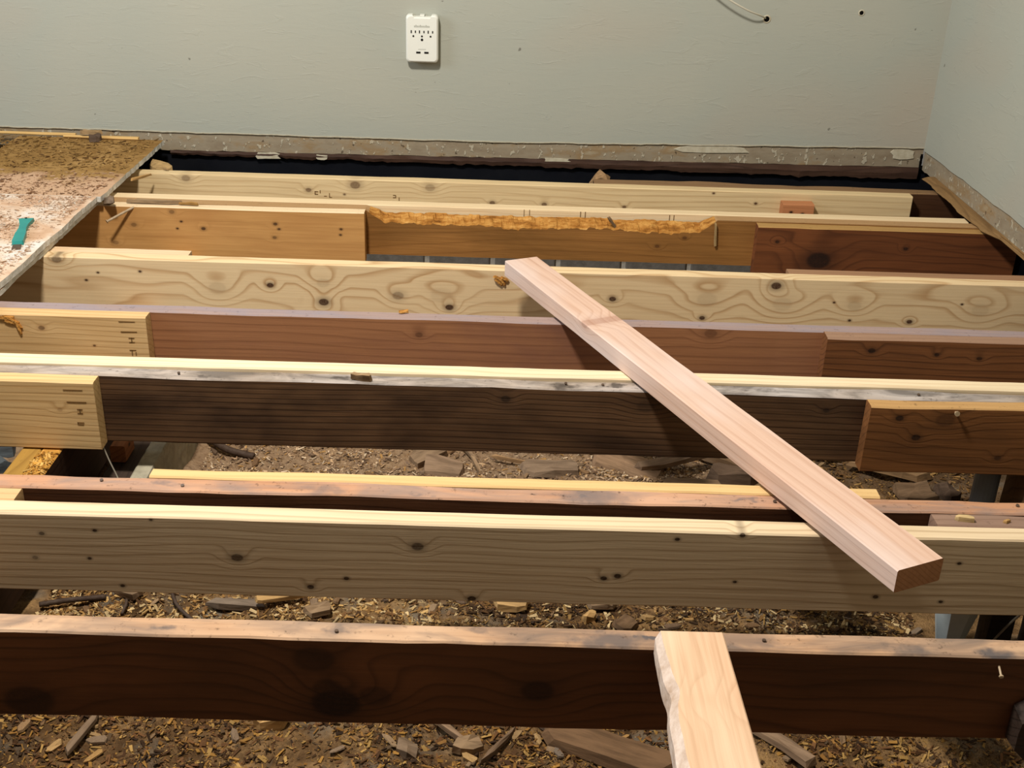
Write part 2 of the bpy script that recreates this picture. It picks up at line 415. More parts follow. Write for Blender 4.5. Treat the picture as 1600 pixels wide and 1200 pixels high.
# flat black sheet behind the gap
tp = mesh_obj('wall_gap_sheet', [(-2.5, 3.66, -0.30), (WX + 0.1, 3.66, -0.30), (WX + 0.1, 3.66, 0.0), (-2.5, 3.66, 0.0), (-2.5, 3.70, -0.30), (WX + 0.1, 3.70, -0.30), (WX + 0.1, 3.70, 0.0), (-2.5, 3.70, 0.0)],
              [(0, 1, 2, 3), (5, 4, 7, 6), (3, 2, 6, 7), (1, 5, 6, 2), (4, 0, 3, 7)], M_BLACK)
tag(tp, 'flat black sheet in the gap under the back wall', 'wall', kind='structure')
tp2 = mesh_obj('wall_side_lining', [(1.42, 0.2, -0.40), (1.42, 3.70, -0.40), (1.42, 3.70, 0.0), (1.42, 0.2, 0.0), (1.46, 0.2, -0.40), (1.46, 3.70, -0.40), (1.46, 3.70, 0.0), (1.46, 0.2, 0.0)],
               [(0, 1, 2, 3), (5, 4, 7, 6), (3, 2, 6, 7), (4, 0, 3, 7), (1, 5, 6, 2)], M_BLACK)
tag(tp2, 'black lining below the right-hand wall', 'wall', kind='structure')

# sub-floor at the left: two thin layers, ragged cut edge
S_BACK = mat_subfloor('dusty_underlay', False); S_FRONT = mat_subfloor('sawn_plywood_top', True)
def sheet(name, y0, y1, ex, z0, z1, mats, label, parent=None, rag=0.004, seed=0, slope=0.0):
    n = int((y1 - y0) / 0.015); L = y1 - y0
    def sec(s):      # local x along y of the room, section = (x, z)
        e = ex + slope * s + rag * (N(s * 8 + seed, 1, seed) + 0.6 * N(s * 50, 2, seed))
        return [(-1.5, z0), (e + 0.002 * N(s * 60, 7, seed), z0), (e, z1), (-1.5, z1)]
    V, F, MI = [], [], []; k = 4
    for i in range(n + 1):
        s = L * i / n
        for (x, z) in sec(s): V.append((x, y0 + s, z))
    for i in range(n):
        for j in range(k):
            a = i * k + j; b = i * k + (j + 1) % k; F.append((a, b, b + k, a + k)); MI.append([1, 1, 0, 1][j])
    F.append((3, 2, 1, 0)); MI.append(1); F.append(tuple(n * k + q for q in range(4))); MI.append(1)
    o = mesh_obj(name, V, F, mats, MI, parent)
    if label: o['label'] = label
    return o
floor = sheet('floor', 1.3, 3.63, -1.0775, 0.001, 0.0125, [S_BACK, M_EDGE], 'lower plywood layer of the remaining floor at the left', rag=0.003, seed=3)
floor['category'] = 'floor'; floor['kind'] = 'structure'
sheet('plywood_sheet', 1.3, 2.9965, -1.078, 0.0155, 0.0295, [S_FRONT, M_EDGE], 'pale plywood layer with a white sawn edge', floor, seed=5, slope=0.004)
sheet('plywood_sheet', 2.997, 3.60, -1.060, 0.0155, 0.0300, [S_BACK, M_EDGE], 'brown dusty back sheet along the wall', floor, rag=0.006, seed=8, slope=0.006)
# floor left standing under the photographer
ff = mesh_obj('floor_front', [(-2.5, -1.5, -0.03), (1.3, -1.5, -0.03), (1.3, 0.62, -0.03), (-2.5, 0.62, -0.03), (-2.5, -1.5, -0.009), (1.3, -1.5, -0.009), (1.3, 0.62, -0.009), (-2.5, 0.62, -0.009)],
              [(3, 2, 1, 0), (4, 5, 6, 7), (0, 1, 5, 4), (1, 2, 6, 5), (2, 3, 7, 6), (3, 0, 4, 7)], S_FRONT)
tag(ff, 'floor remaining in front of the opened joists', 'floor', kind='structure')

# ------------------------------------------------------------------ joists
K_L4 = [(-0.547, -0.056, 0.0074, 1), (-0.421, -0.095, 0.0108, 1), (-0.243, -0.073, 0.0123, 0.5), (-0.12, -0.099, 0.0089, 1), (0.27, -0.065, 0.0074, 1), (0.489, -0.107, 0.0062, 1), (0.657, -0.019, 0.0109, 1), (0.99, -0.101, 0.0064, 1), (-1.047, -0.007, 0.0105, 0.6), (-0.673, -0.067, 0.0187, 0.15), (0.496, -0.059, 0.0218, 0.15), (0.677, -0.065, 0.0214, 0.12), (0.851, -0.064, 0.0153, 0.15), (1.155, -0.066, 0.0188, 0.12), (-0.139, -0.069, 0.0245, 0.1), (-0.421, -0.046, 0.0141, 0.15), (-0.953, -0.037, 0.0029, 1), (-0.853, -0.031, 0.0033, 1), (0.801, -0.057, 0.0027, 1), (0.845, -0.102, 0.0035, 1), (1.108, -0.052, 0.003, 1), (-0.983, -0.057, 0.0032, 1)]
K_L2 = [(-0.39, -0.069, 0.0083, 0.8), (-0.114, -0.04, 0.0084, 0.8), (-0.28, -0.12, 0.0047, 1), (-0.224, -0.102, 0.0037, 1), (-0.03, -0.134, 0.006, 1), (0.173, -0.089, 0.0047, 1), (0.194, -0.084, 0.0051, 1), (0.28, -0.014, 0.0036, 1), (0.378, -0.004, 0.0041, 1), (0.376, -0.089, 0.0028, 1), (0.598, -0.11, 0.004, 1), (0.701, -0.116, 0.0031, 1), (0.716, -0.044, 0.0031, 1), (-0.683, -0.035, 0.0038, 0.7), (-0.602, -0.027, 0.003, 1), (-0.515, -0.005, 0.0025, 0.8), (-0.571, -0.127, 0.0033, 1), (-0.616, -0.078, 0.0029, 1), (-0.699, -0.079, 0.004, 0.5)]
K_L6 = [(-0.925, -0.012, 0.0114, 0.5), (-0.432, -0.017, 0.0134, 0.7), (-0.213, -0.018, 0.0131, 0.4), (-0.569, -0.036, 0.0075, 0.7), (0.123, -0.058, 0.0071, 0.8), (-0.03, -0.058, 0.0073, 0.8), (0.359, -0.058, 0.0053, 0.8), (0.618, -0.008, 0.0034, 1), (0.745, -0.035, 0.0042, 1), (-0.464, -0.046, 0.0033, 0.8)]
K_J1 = [(-0.229, -0.033, 0.025, 0.55), (-0.202, -0.105, 0.030, 0.9), (-0.150, -0.092, 0.020, 0.5), (-0.212, -0.080, 0.018, 0.5), (0.065, -0.076, 0.020, 0.7), (-0.61, -0.114, 0.030, 0.7)]
K_J5r = [(0.865, -0.091, 0.0293, 0.9), (0.746, -0.042, 0.005, 0.8), (1.096, -0.05, 0.0057, 0.8)]
K_J3r = [(0.753, -0.023, 0.0069, 0.9), (0.791, -0.063, 0.0077, 0.9), (0.839, -0.025, 0.0165, 0.4), (0.954, -0.102, 0.0061, 0.6)]
K_J4r = [(0.789, -0.026, 0.0071, 0.9), (0.928, -0.031, 0.0049, 0.9), (1.02, -0.037, 0.0055, 0.8)]
K_J3 = [(0.017, -0.025, 0.0082, 0.7), (0.625, -0.029, 0.0056, 0.6), (0.282, -0.032, 0.0149, 0.3)]
K_J4 = [(-0.17, -0.036, 0.0071, 0.6), (0.452, -0.013, 0.0122, 0.5)]
K_J5l = [(-0.608, -0.038, 0.0049, 0.9), (-0.599, -0.052, 0.0037, 0.9), (-0.432, -0.047, 0.0037, 0.9), (-0.434, -0.063, 0.0034, 0.9), (-0.612, -0.076, 0.0051, 0.6), (-0.883, -0.013, 0.0064, 0.5), (-0.86, -0.039, 0.0032, 1), (-0.872, -0.059, 0.0031, 1), (-0.802, -0.057, 0.0054, 0.9), (-0.988, -0.052, 0.0067, 0.5), (-1.042, -0.104, 0.0068, 0.4)]
K_J4l = [(-0.958, -0.03, 0.0062, 0.7), (-0.852, -0.067, 0.0029, 0.8)]

XL, XR = -1.62, 1.40
def mid(a, b): return (a + b) / 2

# front dark joist
m = wood('front_joist_side', '6e4224', '38200f', A=45, B=1.6, line=0.7, knots=K_J1, ox=mid(XL, 1.25), knot_c='1e110a', stain='3a2210', stain_amt=0.6, seed=1, rough=0.75, bump=0.4)
mt = wood('front_joist_top', 'b8916f', '8a6446', A=70, B=1.0, line=0.5, stain='675a52', stain_amt=0.75, stain_scale=(7, 22, 22), seed=1.5, grime=0.7, ox=mid(-1.62, 1.25), knot_c='5a5250', kamp=0, blots=[(0.16, -0.006, 0.025, 0.85), (0.2, 0.001, 0.008, 1), (-0.43, -0.003, 0.009, 0.7), (-0.2, 0.002, 0.01, 0.6), (0.33, 0.003, 0.025, 0.55), (0.55, -0.01, 0.015, 0.7), (0.66, -0.012, 0.015, 0.95), (-0.02, 0.008, 0.008, 0.5), (-0.73, -0.006, 0.008, 0.9)], pale='cdae90')
J1 = board('floor_joist', XL, 1.25, 1.220, 1.258, 'dark brown old floor joist nearest the viewer with scuffed pinkish top', 'joist', m, mt, warp=0.002, seed=1)
# nearest pale joist
m = wood('near_pine', 'dcc4a0', '94744e', A=62, B=1.3, nsx=1.5, nsz=6, line=0.6, knots=K_L2, ox=mid(XL, XR), knot_c='2c170b', seed=2, fibre=0.2, kamp=1.4)
L2 = board('floor_joist', XL, XR, 1.499, 1.537, 'new pale pine floor joist crossed by overhanging end of diagonal board', 'joist', m, seed=2, warp=0.0008)
# short fillers between
m = wood('filler_left_wood', 'd0a878', 'a47a4c', A=80, seed=3, grime=0.2)
board('joist_offcut', XL, -0.735, 1.5375, 1.5745, 'tan joist offcut wedged behind nearest pale pine joist, at left edge', 'offcut', m, seed=3, z1=-0.001)
m = wood('filler_right_wood', '9a7a66', '6a4c3a', A=80, seed=4, grime=0.4, stain='6b5a50')
fr_ = board('joist_offcut', 0.688, XR, 1.5375, 1.5745, 'greyish brown joist offcut wedged behind nearest pale pine joist, at right edge', 'offcut', m, seed=4, z1=-0.002, warp=0.002)
# old joist behind it
m = wood('second_joist_side', '6a432a', '32190d', A=50, B=1.2, seed=5, line=0.6, stain='2c170d')
mt = wood('second_joist_top', 'b98866', '8e5e3e', A=70, B=1.0, line=0.45, stain='7d716c', stain_amt=0.7, stain_scale=(6, 22, 22), seed=5.5, grime=0.8, ox=mid(-1.62, 1.40), knot_c='6a605e', kamp=0, blots=[(-0.265, -0.006, 0.0175, 0.6), (0.15, 0.001, 0.03, 0.7), (0.13, -0.003, 0.008, 0.9), (-0.52, 0.002, 0.008, 0.6), (0.4, 0.003, 0.008, 0.7), (-0.12, -0.01, 0.008, 0.5), (0.86, -0.012, 0.008, 0.7999999999999999)], pale='cda488')
J2 = board('floor_joist', XL, XR, 1.575, 1.614, 'old reddish floor joist with pitted top behind nearest pale pine joist', 'joist', m, mt, warp=0.0025, seed=5)
m = wood('yellow_batten_wood', 'd8b47c', 'b88a50', A=60, B=0.7, line=0.35, seed=6, grime=0.15)
board('pine_batten', -0.55, 0.62, 1.6155, 1.643, 'narrow yellow pine batten nailed along back of old pitted joist', 'batten', m, seed=6, z1=0.001, h=0.09, warp=0.0018)
# third row: short pale, dark old, short brown, new light behind
m = wood('third_left_wood', 'd9b680', 'a5783f', A=75, B=1.0, nsx=1.4, line=0.55, seed=7, knots=[(-0.813, -0.058, 0.0045, 0.3)], ox=mid(XL, -0.745), fibre=0.35)
J3L = board('joist_offcut', XL, -0.745, 1.945, 1.979, 'short pale pine sister joist with clean cut end against blackened joist', 'joist', m, seed=7, h=0.142, z1=0.002)
m = wood('third_joist_side', '745438', '24160c', A=85, B=0.9, nsx=1.0, line=0.75, knots=K_J3, ox=mid(XL, XR), knot_c='150c07', stain='2a1a10', stain_amt=0.9, seed=8, bump=0.4)
mt = wood('third_joist_top', 'a89480', '6d5a48', A=70, line=0.5, stain='4f4842', stain_amt=0.75, stain_scale=(9, 24, 24), seed=8.5, grime=0.8, ox=mid(-1.62, 1.40), knot_c='3a322c', kamp=0, blots=[(-0.55, -0.006, 0.008, 0.6), (-0.3, 0.001, 0.01, 0.7), (0.12, -0.003, 0.015, 0.7999999999999999), (0.22, 0.002, 0.01, 0.7999999999999999), (0.5, 0.003, 0.01, 0.5)], pale='c4bcb8')
J3 = board('floor_joist', XL, XR, 1.980, 2.017, 'blackened old floor joist between short pale piece and short brown piece', 'joist', m, mt, warp=0.0025, seed=8, h=0.14)
m = wood('third_right_wood', '86562e', '462a14', A=55, B=1.2, line=0.6, knots=K_J3r, ox=mid(0.697, XR), knot_c='1c0f08', stain='3a2414', stain_amt=0.6, seed=9, bump=0.4)
mt = wood('third_right_top', 'bf955f', '8a6236', A=70, line=0.4, seed=9.5, grime=0.5)
J3R = board('joist_offcut', 0.697, XR, 1.945, 1.979, 'short brown sister joist with two dark knots overlapping blackened joist at right', 'joist', m, mt, warp=0.0025, seed=9, h=0.14)
m = wood('third_pine', 'e8d4b0', 'b88a55', A=70, B=0.9, line=0.4, seed=10)
L3 = board('floor_joist', XL, XR, 2.019, 2.057, 'new pale pine floor joist fixed along back of blackened old joist', 'joist', m, seed=10, z1=0.006, warp=0.0008)
# fourth row
m = wood('fourth_left_wood', 'd6b27e', 'a37a45', A=72, B=1.0, nsx=1.4, line=0.5, knots=K_J4l, ox=mid(XL, -0.738), seed=11, fibre=0.4, stain='b98f58')
J4L = board('joist_offcut', XL, -0.738, 2.262, 2.297, 'short pale sister joist with splintered orange knot hole against reddish joist', 'joist', m, seed=11)
m = wood('fourth_joist_side', 'a06e4a', '6a4028', A=50, B=0.9, nsx=1.2, line=0.55, knots=K_J4, ox=mid(XL, XR), knot_c='4a2a18', stain='7a5142', stain_amt=0.75, seed=12, rough=0.75)
mt = wood('fourth_joist_top', 'a08880', '746058', A=70, line=0.3, stain='8c8288', stain_amt=0.7, stain_scale=(6, 22, 22), seed=12.5, grime=0.6)
J4 = board('floor_joist', XL, XR, 2.298, 2.333, 'old reddish brown floor joist with mauve grey top, in front of knotty pine', 'joist', m, mt, warp=0.0016, seed=12)
m = wood('fourth_right_wood', '7c4e2c', '3a2010', A=62, B=1.6, nsx=1.2, line=0.65, knots=K_J4r, ox=mid(0.692, XR), knot_c='1c0f08', stain='3a2012', stain_amt=0.6, seed=13, bump=0.4)
mt = wood('fourth_right_top', '9c7a62', '6d503c', A=70, line=0.4, seed=13.5, grime=0.4)
J4R = board('joist_offcut', 0.692, XR, 2.262, 2.297, 'short dark brown sister joist with grey cut end overlapping reddish joist', 'joist', m, mt, warp=0.002, seed=13)
# knotty pine joist
m = wood('knotty_pine', 'e0c498', 'a5743e', A=26, B=1.5, nsx=2.2, nsz=9, line=0.72, knots=K_L4, ox=mid(XL, XR), knot_c='3a1c0c', seed=14, kamp=1.6, fibre=0.12)
L4 = board('floor_joist', XL, XR, 2.614, 2.652, 'new knotty pine floor joist with wavy grain facing head of diagonal board', 'joist', m, seed=14, warp=0.0008)
m = wood('offcut_behind_left', 'dfc09a', 'b38a5c', A=70, seed=15, line=0.4)
board('joist_offcut', XL, -0.747, 2.653, 2.690, 'short pale offcut behind knotty pine joist, ending beside plywood edge', 'offcut', m, seed=15, z1=-0.002)
m = wood('offcut_behind_right', '9d7656', '6c4a32', A=70, seed=16, line=0.4)
board('joist_offcut', 0.694, XR, 2.653, 2.688, 'short brown offcut behind knotty pine joist, at right', 'offcut', m, seed=16, z1=-0.001)
# fifth row
m = wood('fifth_left_wood', 'c9975a', '9a6a35', A=30, B=1.0, nsx=1.2, nsz=5, line=0.3, knots=K_J5l, ox=mid(XL, -0.369), knot_c='3a2212', stain='a87440', stain_amt=0.6, seed=17, fibre=0.35)
mt = wood('fifth_left_top', 'e6cba4', 'c09a68', A=70, line=0.3, seed=17.5, grime=0.3)
J5L = board('joist_offcut', XL, -0.369, 3.020, 3.055, 'honey coloured short sister joist with protruding nail beside plywood edge', 'joist', m, mt, seed=17, warp=0.0015)
# rotted joist
M_ROT = NT('crumbled_rot'); co = M_ROT.coord(); nn = M_ROT.noise(M_ROT.vmul(co, (18, 60, 60)), 1.0, 5, 0.7)
cc = M_ROT.ramp(nn, [(0.3, '6e431a'), (0.45, 'a87032'), (0.6, 'c8924c'), (0.75, 'd8ac6c')])
M_ROT.bump(nn, 1.0, 0.008); M_ROT = M_ROT.finish(cc, 0.9, 0.1)
m = wood('fifth_joist_side', '9a6a35', '6a421c', A=30, B=0.9, nsx=1.0, nsz=5, line=0.35, knots=[(0.5, -0.054, 0.0056, 0.7), (0.427, -0.08, 0.0056, 0.7)], ox=mid(XL, XR), knot_c='4a2a12', stain='6e4a20', stain_amt=0.7, seed=18, bump=0.6, fibre=0.4)
cx5 = mid(XL, XR)
def rotprof(xw):
    a = max(0.0, min(1.0, (xw + 0.37) / 0.05)); b = max(0.0, min(1.0, (0.585 - xw) / 0.045)); return a * b
def chunk(v, f, k): return noise.cell(Vector((v * f, k, 0.5))) - 0.5
def sec5(x):
    xw = x + cx5; k = rotprof(xw); ht = 0.019; h = 0.128
    jag = 0.003 * chunk(xw, 21, 1.5) + 0.002 * chunk(xw, 47, 2.5) + 0.005 * N(xw * 55, 1, 0) + 0.003 * N(xw * 120, 1, 0)
    f = k * (0.039 + 0.010 * N(xw * 6, 1, 0) + 0.005 * N(xw * 22, 1, 0) + jag)
    bk = k * (0.019 + 0.005 * N(xw * 7, 4, 0) + 0.002 * chunk(xw, 33, 7.5) + 0.004 * N(xw * 60, 4, 0))
    m1 = 0.6 * f + 0.4 * bk + k * (0.004 * chunk(xw, 38, 3.5) + 0.007 * N(xw * 80, 2, 0)); m2 = 0.3 * f + 0.7 * bk + k * (0.004 * chunk(xw, 55, 4.5) + 0.007 * N(xw * 70, 3, 0))
    w1 = 0.0015 * N(xw * 7, 9, 0)
    return [(-ht, -h + w1), (ht, -h + w1), (ht, -bk), (ht * 0.35, -m2), (-ht * 0.35, -m1), (-ht + k * 0.004, -f + 0.003 * k), (-ht, -f - 0.002)]
mt5 = wood('fifth_joist_top', 'b08a5e', '7d5a36', A=70, line=0.4, seed=18.5, grime=0.5)
def em5(x, j):
    if j in (0, 1, 6): return 0
    return 1 if rotprof(x + cx5) > 0.15 else 2
J5 = extrude('floor_joist', lin(XL - cx5, XR - cx5, 700), sec5, [m, M_ROT, mt5], em5)
J5.location = (cx5, 3.0755, 0); tag(J5, 'rotted old floor joist with crumbling orange top edge', 'joist')
m = wood('fifth_right_wood', '7c4826', '3c1e0e', A=34, B=1.8, nsx=1.6, nsz=8, line=0.7, knots=K_J5r, ox=mid(0.69, 1.40), knot_c='1a0f0a', stain='4a2814', stain_amt=0.5, seed=19, kamp=2.2)
mt = wood('fifth_right_top', 'b08850', '7d5a2c', A=70, line=0.4, seed=19.5, grime=0.5)
J5R = board('joist_offcut', 0.69, 1.40, 3.022, 3.056, 'short red brown sister joist with one large black knot by right wall', 'joist', m, mt, warp=0.002, seed=19, z1=-0.004)
m = wood('fifth_pine', 'e4cba2', 'b98c58', A=70, B=0.8, line=0.4, seed=20)
L5 = board('floor_joist', XL, 1.285, 3.100, 3.139, 'new pale pine floor joist behind rotted old joist', 'joist', m, seed=20, warp=0.0008)
# rear joist and ledger
m = wood('rear_pine', 'dac092', '9c7443', A=60, B=1.0, nsx=1.3, line=0.5, knots=K_L6, ox=mid(XL, 1.204), knot_c='4a2812', seed=21)
L6 = board('floor_joist', XL, 1.204, 3.338, 3.377, 'new pale pine floor joist with square cut right end, nearest the back wall', 'joist', m, seed=21, z1=0.0, warp=0.001)
m = wood('ledger_side', '4a2e1a', '2a170c', A=60, seed=22, line=0.5); mt = wood('ledger_top', '8a6a48', '5a3e26', A=60, seed=22.5, grime=0.6)
board('ledger_board', 0.27, 1.40, 3.385, 3.437, 'old dark brown ledger board behind rear pine joist under the back wall', 'ledger', m, mt, seed=22, warp=0.004, z1=-0.004)
m = wood('block_wood', 'b87a50', '8d5632', A=90, seed=23, knots=[(0.842, -0.024, 0.004, 1), (0.876, -0.028, 0.004, 1)], ox=0.862, knot_c='1a0d06')
board('nailing_block', 0.817, 0.908, 3.298, 3.3375, 'small reddish wooden block with two nail holes on rear pine joist', 'block', m, seed=23, z1=-0.022, h=0.075)
m = wood('sole_plate_wood', '50382a', '2c1c14', A=50, seed=24, grime=0.7, stain='2a1a16')
def sec_sp(x):
    tb = trim_bot(x); dn = 0.013 + max(0.0, (x + 1.1) * 0.011) + 0.005 * N(x * 9, 31, 0) + 0.006 * N(x * 40, 31, 0)
    return [(0.0, tb - dn), (0.09, tb - dn), (0.09, tb - 0.001), (-0.002 + 0.002 * N(x * 20, 33, 0), tb - 0.001), (-0.004 + 0.004 * N(x * 14, 35, 0), tb - dn * 0.5)]
sp_ = extrude('sole_plate', lin(-1.05, 1.315, 170), sec_sp, m); sp_.location = (0, 3.644, 0)
tag(sp_, 'dark splintered wooden sole plate under the back wall strip', 'plate')
# rim board along right wall
m = wood('rim_wood', '8a6a42', '5a4024', A=40, seed=25, grime=0.6)
def sec_rim(s):
    a = 0.030 + 0.010 * N(s * 7, 41, 0) + 0.006 * N(s * 25, 42, 0)
    if s > 0.52: a *= max(0.12, 1 - (s - 0.52) / 0.06)
    return [(-a, 0.0015), (0.004, 0.0015), (0.004, 0.013), (-a * 0.5, 0.012 + 0.003 * N(s * 30, 43, 0)), (-a + 0.004, 0.009 + 0.003 * N(s * 22, 44, 0)), (-a - 0.004, 0.005)]
rim = extrude('rim_board', lin(0.0, 1.9, 130), sec_rim, m); rim.location = (WX, 3.52, 0.0); rim.rotation_euler = (0, 0, math.radians(-90))
tag(rim, 'splintered tan rim board along foot of right wall', 'rim board')
# rough rotten end at lower right
m = wood('rotten_end_wood', '33251c', '17100b', A=60, seed=26, grime=0.8, stain='4a4038', bump=0.8)
def sec_re(x):
    k = max(0.0, (x + 0.28) / 0.06); q = max(0.0, 1 - k)
    zt = -0.026 - 0.05 * q + 0.008 * N(x * 40, 1, 0); zb = -0.158 + 0.03 * q * q + 0.006 * N(x * 40, 2, 0)
    return [(-0.018 + 0.006 * q, zb), (0.018, zb - 0.004), (0.018, zt), (-0.018 + 0.004 * q, zt - 0.005), (-0.021 + 0.01 * q, (zt + zb) / 2)]
re_ = extrude('rotten_joist_end', lin(-0.28, 0.28, 40), sec_re, m); re_.location = (0.978, 1.199, 0)
tag(re_, 'rough blackened rotten joist end at lower right corner', 'joist')

# ------------------------------------------------------------------ girders, curb, posts in the crawl space
def beam_y(name, x0, x1, y0, y1, ztop, h, label, cat, mat, top=None, seed=0, warp=0.0005):
    o = board(name, -(y1 - y0) / 2, (y1 - y0) / 2, -(x1 - x0) / 2, (x1 - x0) / 2, label, cat, mat, top, z1=ztop, h=h, seed=seed, warp=warp)
    o.location = ((x0 + x1) / 2, (y0 + y1) / 2, ztop); o.rotation_euler = (0, 0, math.radians(90))
    return o
m = wood('girder_side', '4a3018', '2a180c', A=50, seed=30, stain='24150b'); mt = wood('girder_top', 'a8803a', '7a5620', A=40, seed=30.5, grime=0.4)
beam_y('girder_plank', -0.897, -0.8605, 0.9, 3.45, -0.142, 0.15, 'outer amber topped girder plank running under joists at left', 'girder', m, mt, 30)
m2 = wood('girder_side_dark', '3a2416', '1c100a', A=50, seed=31, stain='1c110a'); mt = wood('girder_top_sawdust', 'c08a3c', '8a5c22', A=40, seed=31.5, grime=0.5)
beam_y('girder_plank', -0.859, -0.822, 0.9, 3.45, -0.142, 0.15, 'inner girder plank at left with heap of sawdust on top', 'girder', m2, mt, 31)
m = wood('dark_sill', '3a2c22', '1c140e', A=50, seed=32, grime=0.4)
beam_y('dark_plank', -0.765, -0.705, 1.87, 2.8, -0.215, 0.12, 'blackened plank lying between girder and concrete curb', 'plank', m, None, 32, 0.003)
V = []
def sec_curb(x):
    d = 0.004 * N(x * 14, 51, 0) + 0.003 * N(x * 45, 52, 0)
    return [(-0.018, -0.16), (0.018, -0.16), (0.018 + d, -0.004 + d), (0.014 + d, 0.002 * N(x * 30, 5, 0)), (-0.016 + d, 0.003 * N(x * 25, 7, 0)), (-0.018 + d, -0.006)]
cb = extrude('concrete_curb', lin(-0.46, 0.46, 80), sec_curb, M_CONC); cb.location = (-0.684, 2.33, -0.20); cb.rotation_euler = (0, 0, math.radians(90))
tag(cb, 'rough grey concrete curb beside the blackened plank at left', 'curb')
m = wood('small_block_wood', '9a6038', '5c3218', A=70, seed=33, knots=[(0.0, -0.01, 0.004, 1)], knot_c='120a06')
beam_y('wood_block', -0.762, -0.732, 2.03, 2.085, -0.178, 0.0365, 'small reddish block with a nail hole standing on blackened plank', 'block', m, None, 33)
m = wood('post_wood', '6e5236', '3c2a1a', A=40, seed=34, grime=0.4, pale='8a7454')
def post(x0, x1, y0, y1, label, mat, z1=-0.146, seed=0):
    bm = bmesh.new(); bm_box(bm, ((x0 + x1) / 2, (y0 + y1) / 2, (z1 - 0.36) / 2), (x1 - x0, y1 - y0, z1 + 0.36))
    bmesh.ops.bevel(bm, geom=bm.edges, offset=0.004, segments=1, affect='EDGES')
    bmesh.ops.subdivide_edges(bm, edges=bm.edges, cuts=3, use_grid_fill=True)
    for v in bm.verts: v.co += Vector((N(v.co.x * 20, v.co.y * 20, v.co.z * 20 + seed), N(v.co.x * 20, v.co.y * 20, v.co.z * 20 + seed + 5), 0)) * 0.003
    cc = Vector(((x0 + x1) / 2, (y0 + y1) / 2, -0.36))
    bm.transform(Matrix.Translation(-cc)); o = bm_obj('support_post', bm, mat); o.location = cc
    return tag(o, label, 'post')
post(1.03, 1.15, 1.955, 2.05, 'tan cobwebbed support post beside grey pipe at right', m, seed=1)
m = wood('post_dark', '2e241c', '17110c', A=40, seed=35)
post(0.862, 0.905, 1.64, 1.69, 'dark narrow support post just right of pale blue tub', m, seed=2)
post(0.945, 1.05, 1.63, 1.70, 'broad dark support post near right edge behind front joist', m, seed=3)
bm = bmesh.new(); bm_tube(bm, [(0, 0, -0.2), (0, 0, 0.0)], 0.024, 20); o = bm_obj('grey_pipe', bm, M_PIPE, smooth=False); o.location = (0.985, 2.03, -0.146)
tag(o, 'upright blue grey pipe under the joists at right', 'pipe')
bm = bmesh.new(); n = 8; rings = []
for (r, z) in [(0.020, 0.0), (0.021, 0.004), (0.047, 0.135), (0.052, 0.137), (0.053, 0.146), (0.048, 0.147), (0.044, 0.13), (0.019, 0.006)]:
    rings.append([bm.verts.new((r * math.cos(2 * math.pi * k / n + 0.2), r * math.sin(2 * math.pi * k / n + 0.2), z)) for k in range(n)])
for a, b in zip(rings, rings[1:]):
    for k in range(n): bm.faces.new((a[k], a[(k + 1) % n], b[(k + 1) % n], b[k]))
bm.faces.new(rings[0][::-1]); bm.faces.new(rings[-1])
o = bm_obj('tapered_tub', bm, M_TUB); o.location = (0.803, 1.655, -0.322); tag(o, 'pale blue tapered tub standing on ground at right', 'tub')
def wire(name, pts, r, mat, label, cat='wire', sub=6):
    # catmull-rom through the points
    P = [Vector(p) for p in pts]; out = []
    for i in range(len(P) - 1):
        p0 = P[max(0, i - 1)]; p1 = P[i]; p2 = P[i + 1]; p3 = P[min(len(P) - 1, i + 2)]
        for k in range(sub):
            t = k / sub; out.append(0.5 * ((2 * p1) + (p2 - p0) * t + (2 * p0 - 5 * p1 + 4 * p2 - p3) * t * t + (3 * p1 - p0 - 3 * p2 + p3) * t ** 3))
    out.append(P[-1]); base = out[0].copy()
    bm = bmesh.new(); bm_tube(bm, [q - base for q in out], r, 8); o = bm_obj(name, bm, mat, smooth=True); o.location = base
    return tag(o, label, cat)
wire('hanging_wire', [(-0.748, 1.962, -0.143), (-0.737, 1.955, -0.17), (-0.722, 1.945, -0.2), (-0.714, 1.93, -0.212)], 0.0015, M_GREYWIRE, 'thin grey wire hanging below end of short pale sister joist')
wire('hanging_wire', [(0.862, 1.63, -0.30), (0.885, 1.625, -0.25), (0.92, 1.62, -0.19), (0.925, 1.62, -0.146)], 0.002, M_GREYWIRE, 'thin wire slanting up between the dark posts')
wire('wall_wire', [(0.776, 3.648, 0.445), (0.752, 3.618, 0.458), (0.70, 3.596, 0.478), (0.62, 3.590, 0.52), (0.50, 3.60, 0.60)], 0.0028, M_WIRE, 'thin pale wire coming out of hole in back wall')

# ------------------------------------------------------------------ loose boards
m = wood('fir_2x4', 'd2b09a', 'a87a5e', A=55, B=0.9, nsx=1.2, nsz=8, line=0.5, knots=[(-0.27, 0.0, 0.012, 0.35)], knot_c='8a5238', seed=40, pale='d8c4ba', fibre=0.25, spec=0.3)
pl = board('loose_board', -0.664, 0.664, -0.0415, 0.0415, 'loose pinkish fir board lying diagonally across the joists', 'board', m, z1=0.0, h=0.038, bev=0.002, seed=40, warp=0.0006)
me_end = wood('fir_end_grain_shaded', 'a8764f', '7a4c2e', A=120, B=0.8, line=0.6, seed=42)  # end grain with shade mixed into its colour, darker than the sides
pl.data.materials.append(me_end)
for p in pl.data.polygons:
    if abs(p.normal.x) > 0.9: p.material_index = 1
pl.location = (0.3225, 1.966, 0.0455); pl.rotation_euler = (0, 0, math.atan2(-1.2085, 0.55))
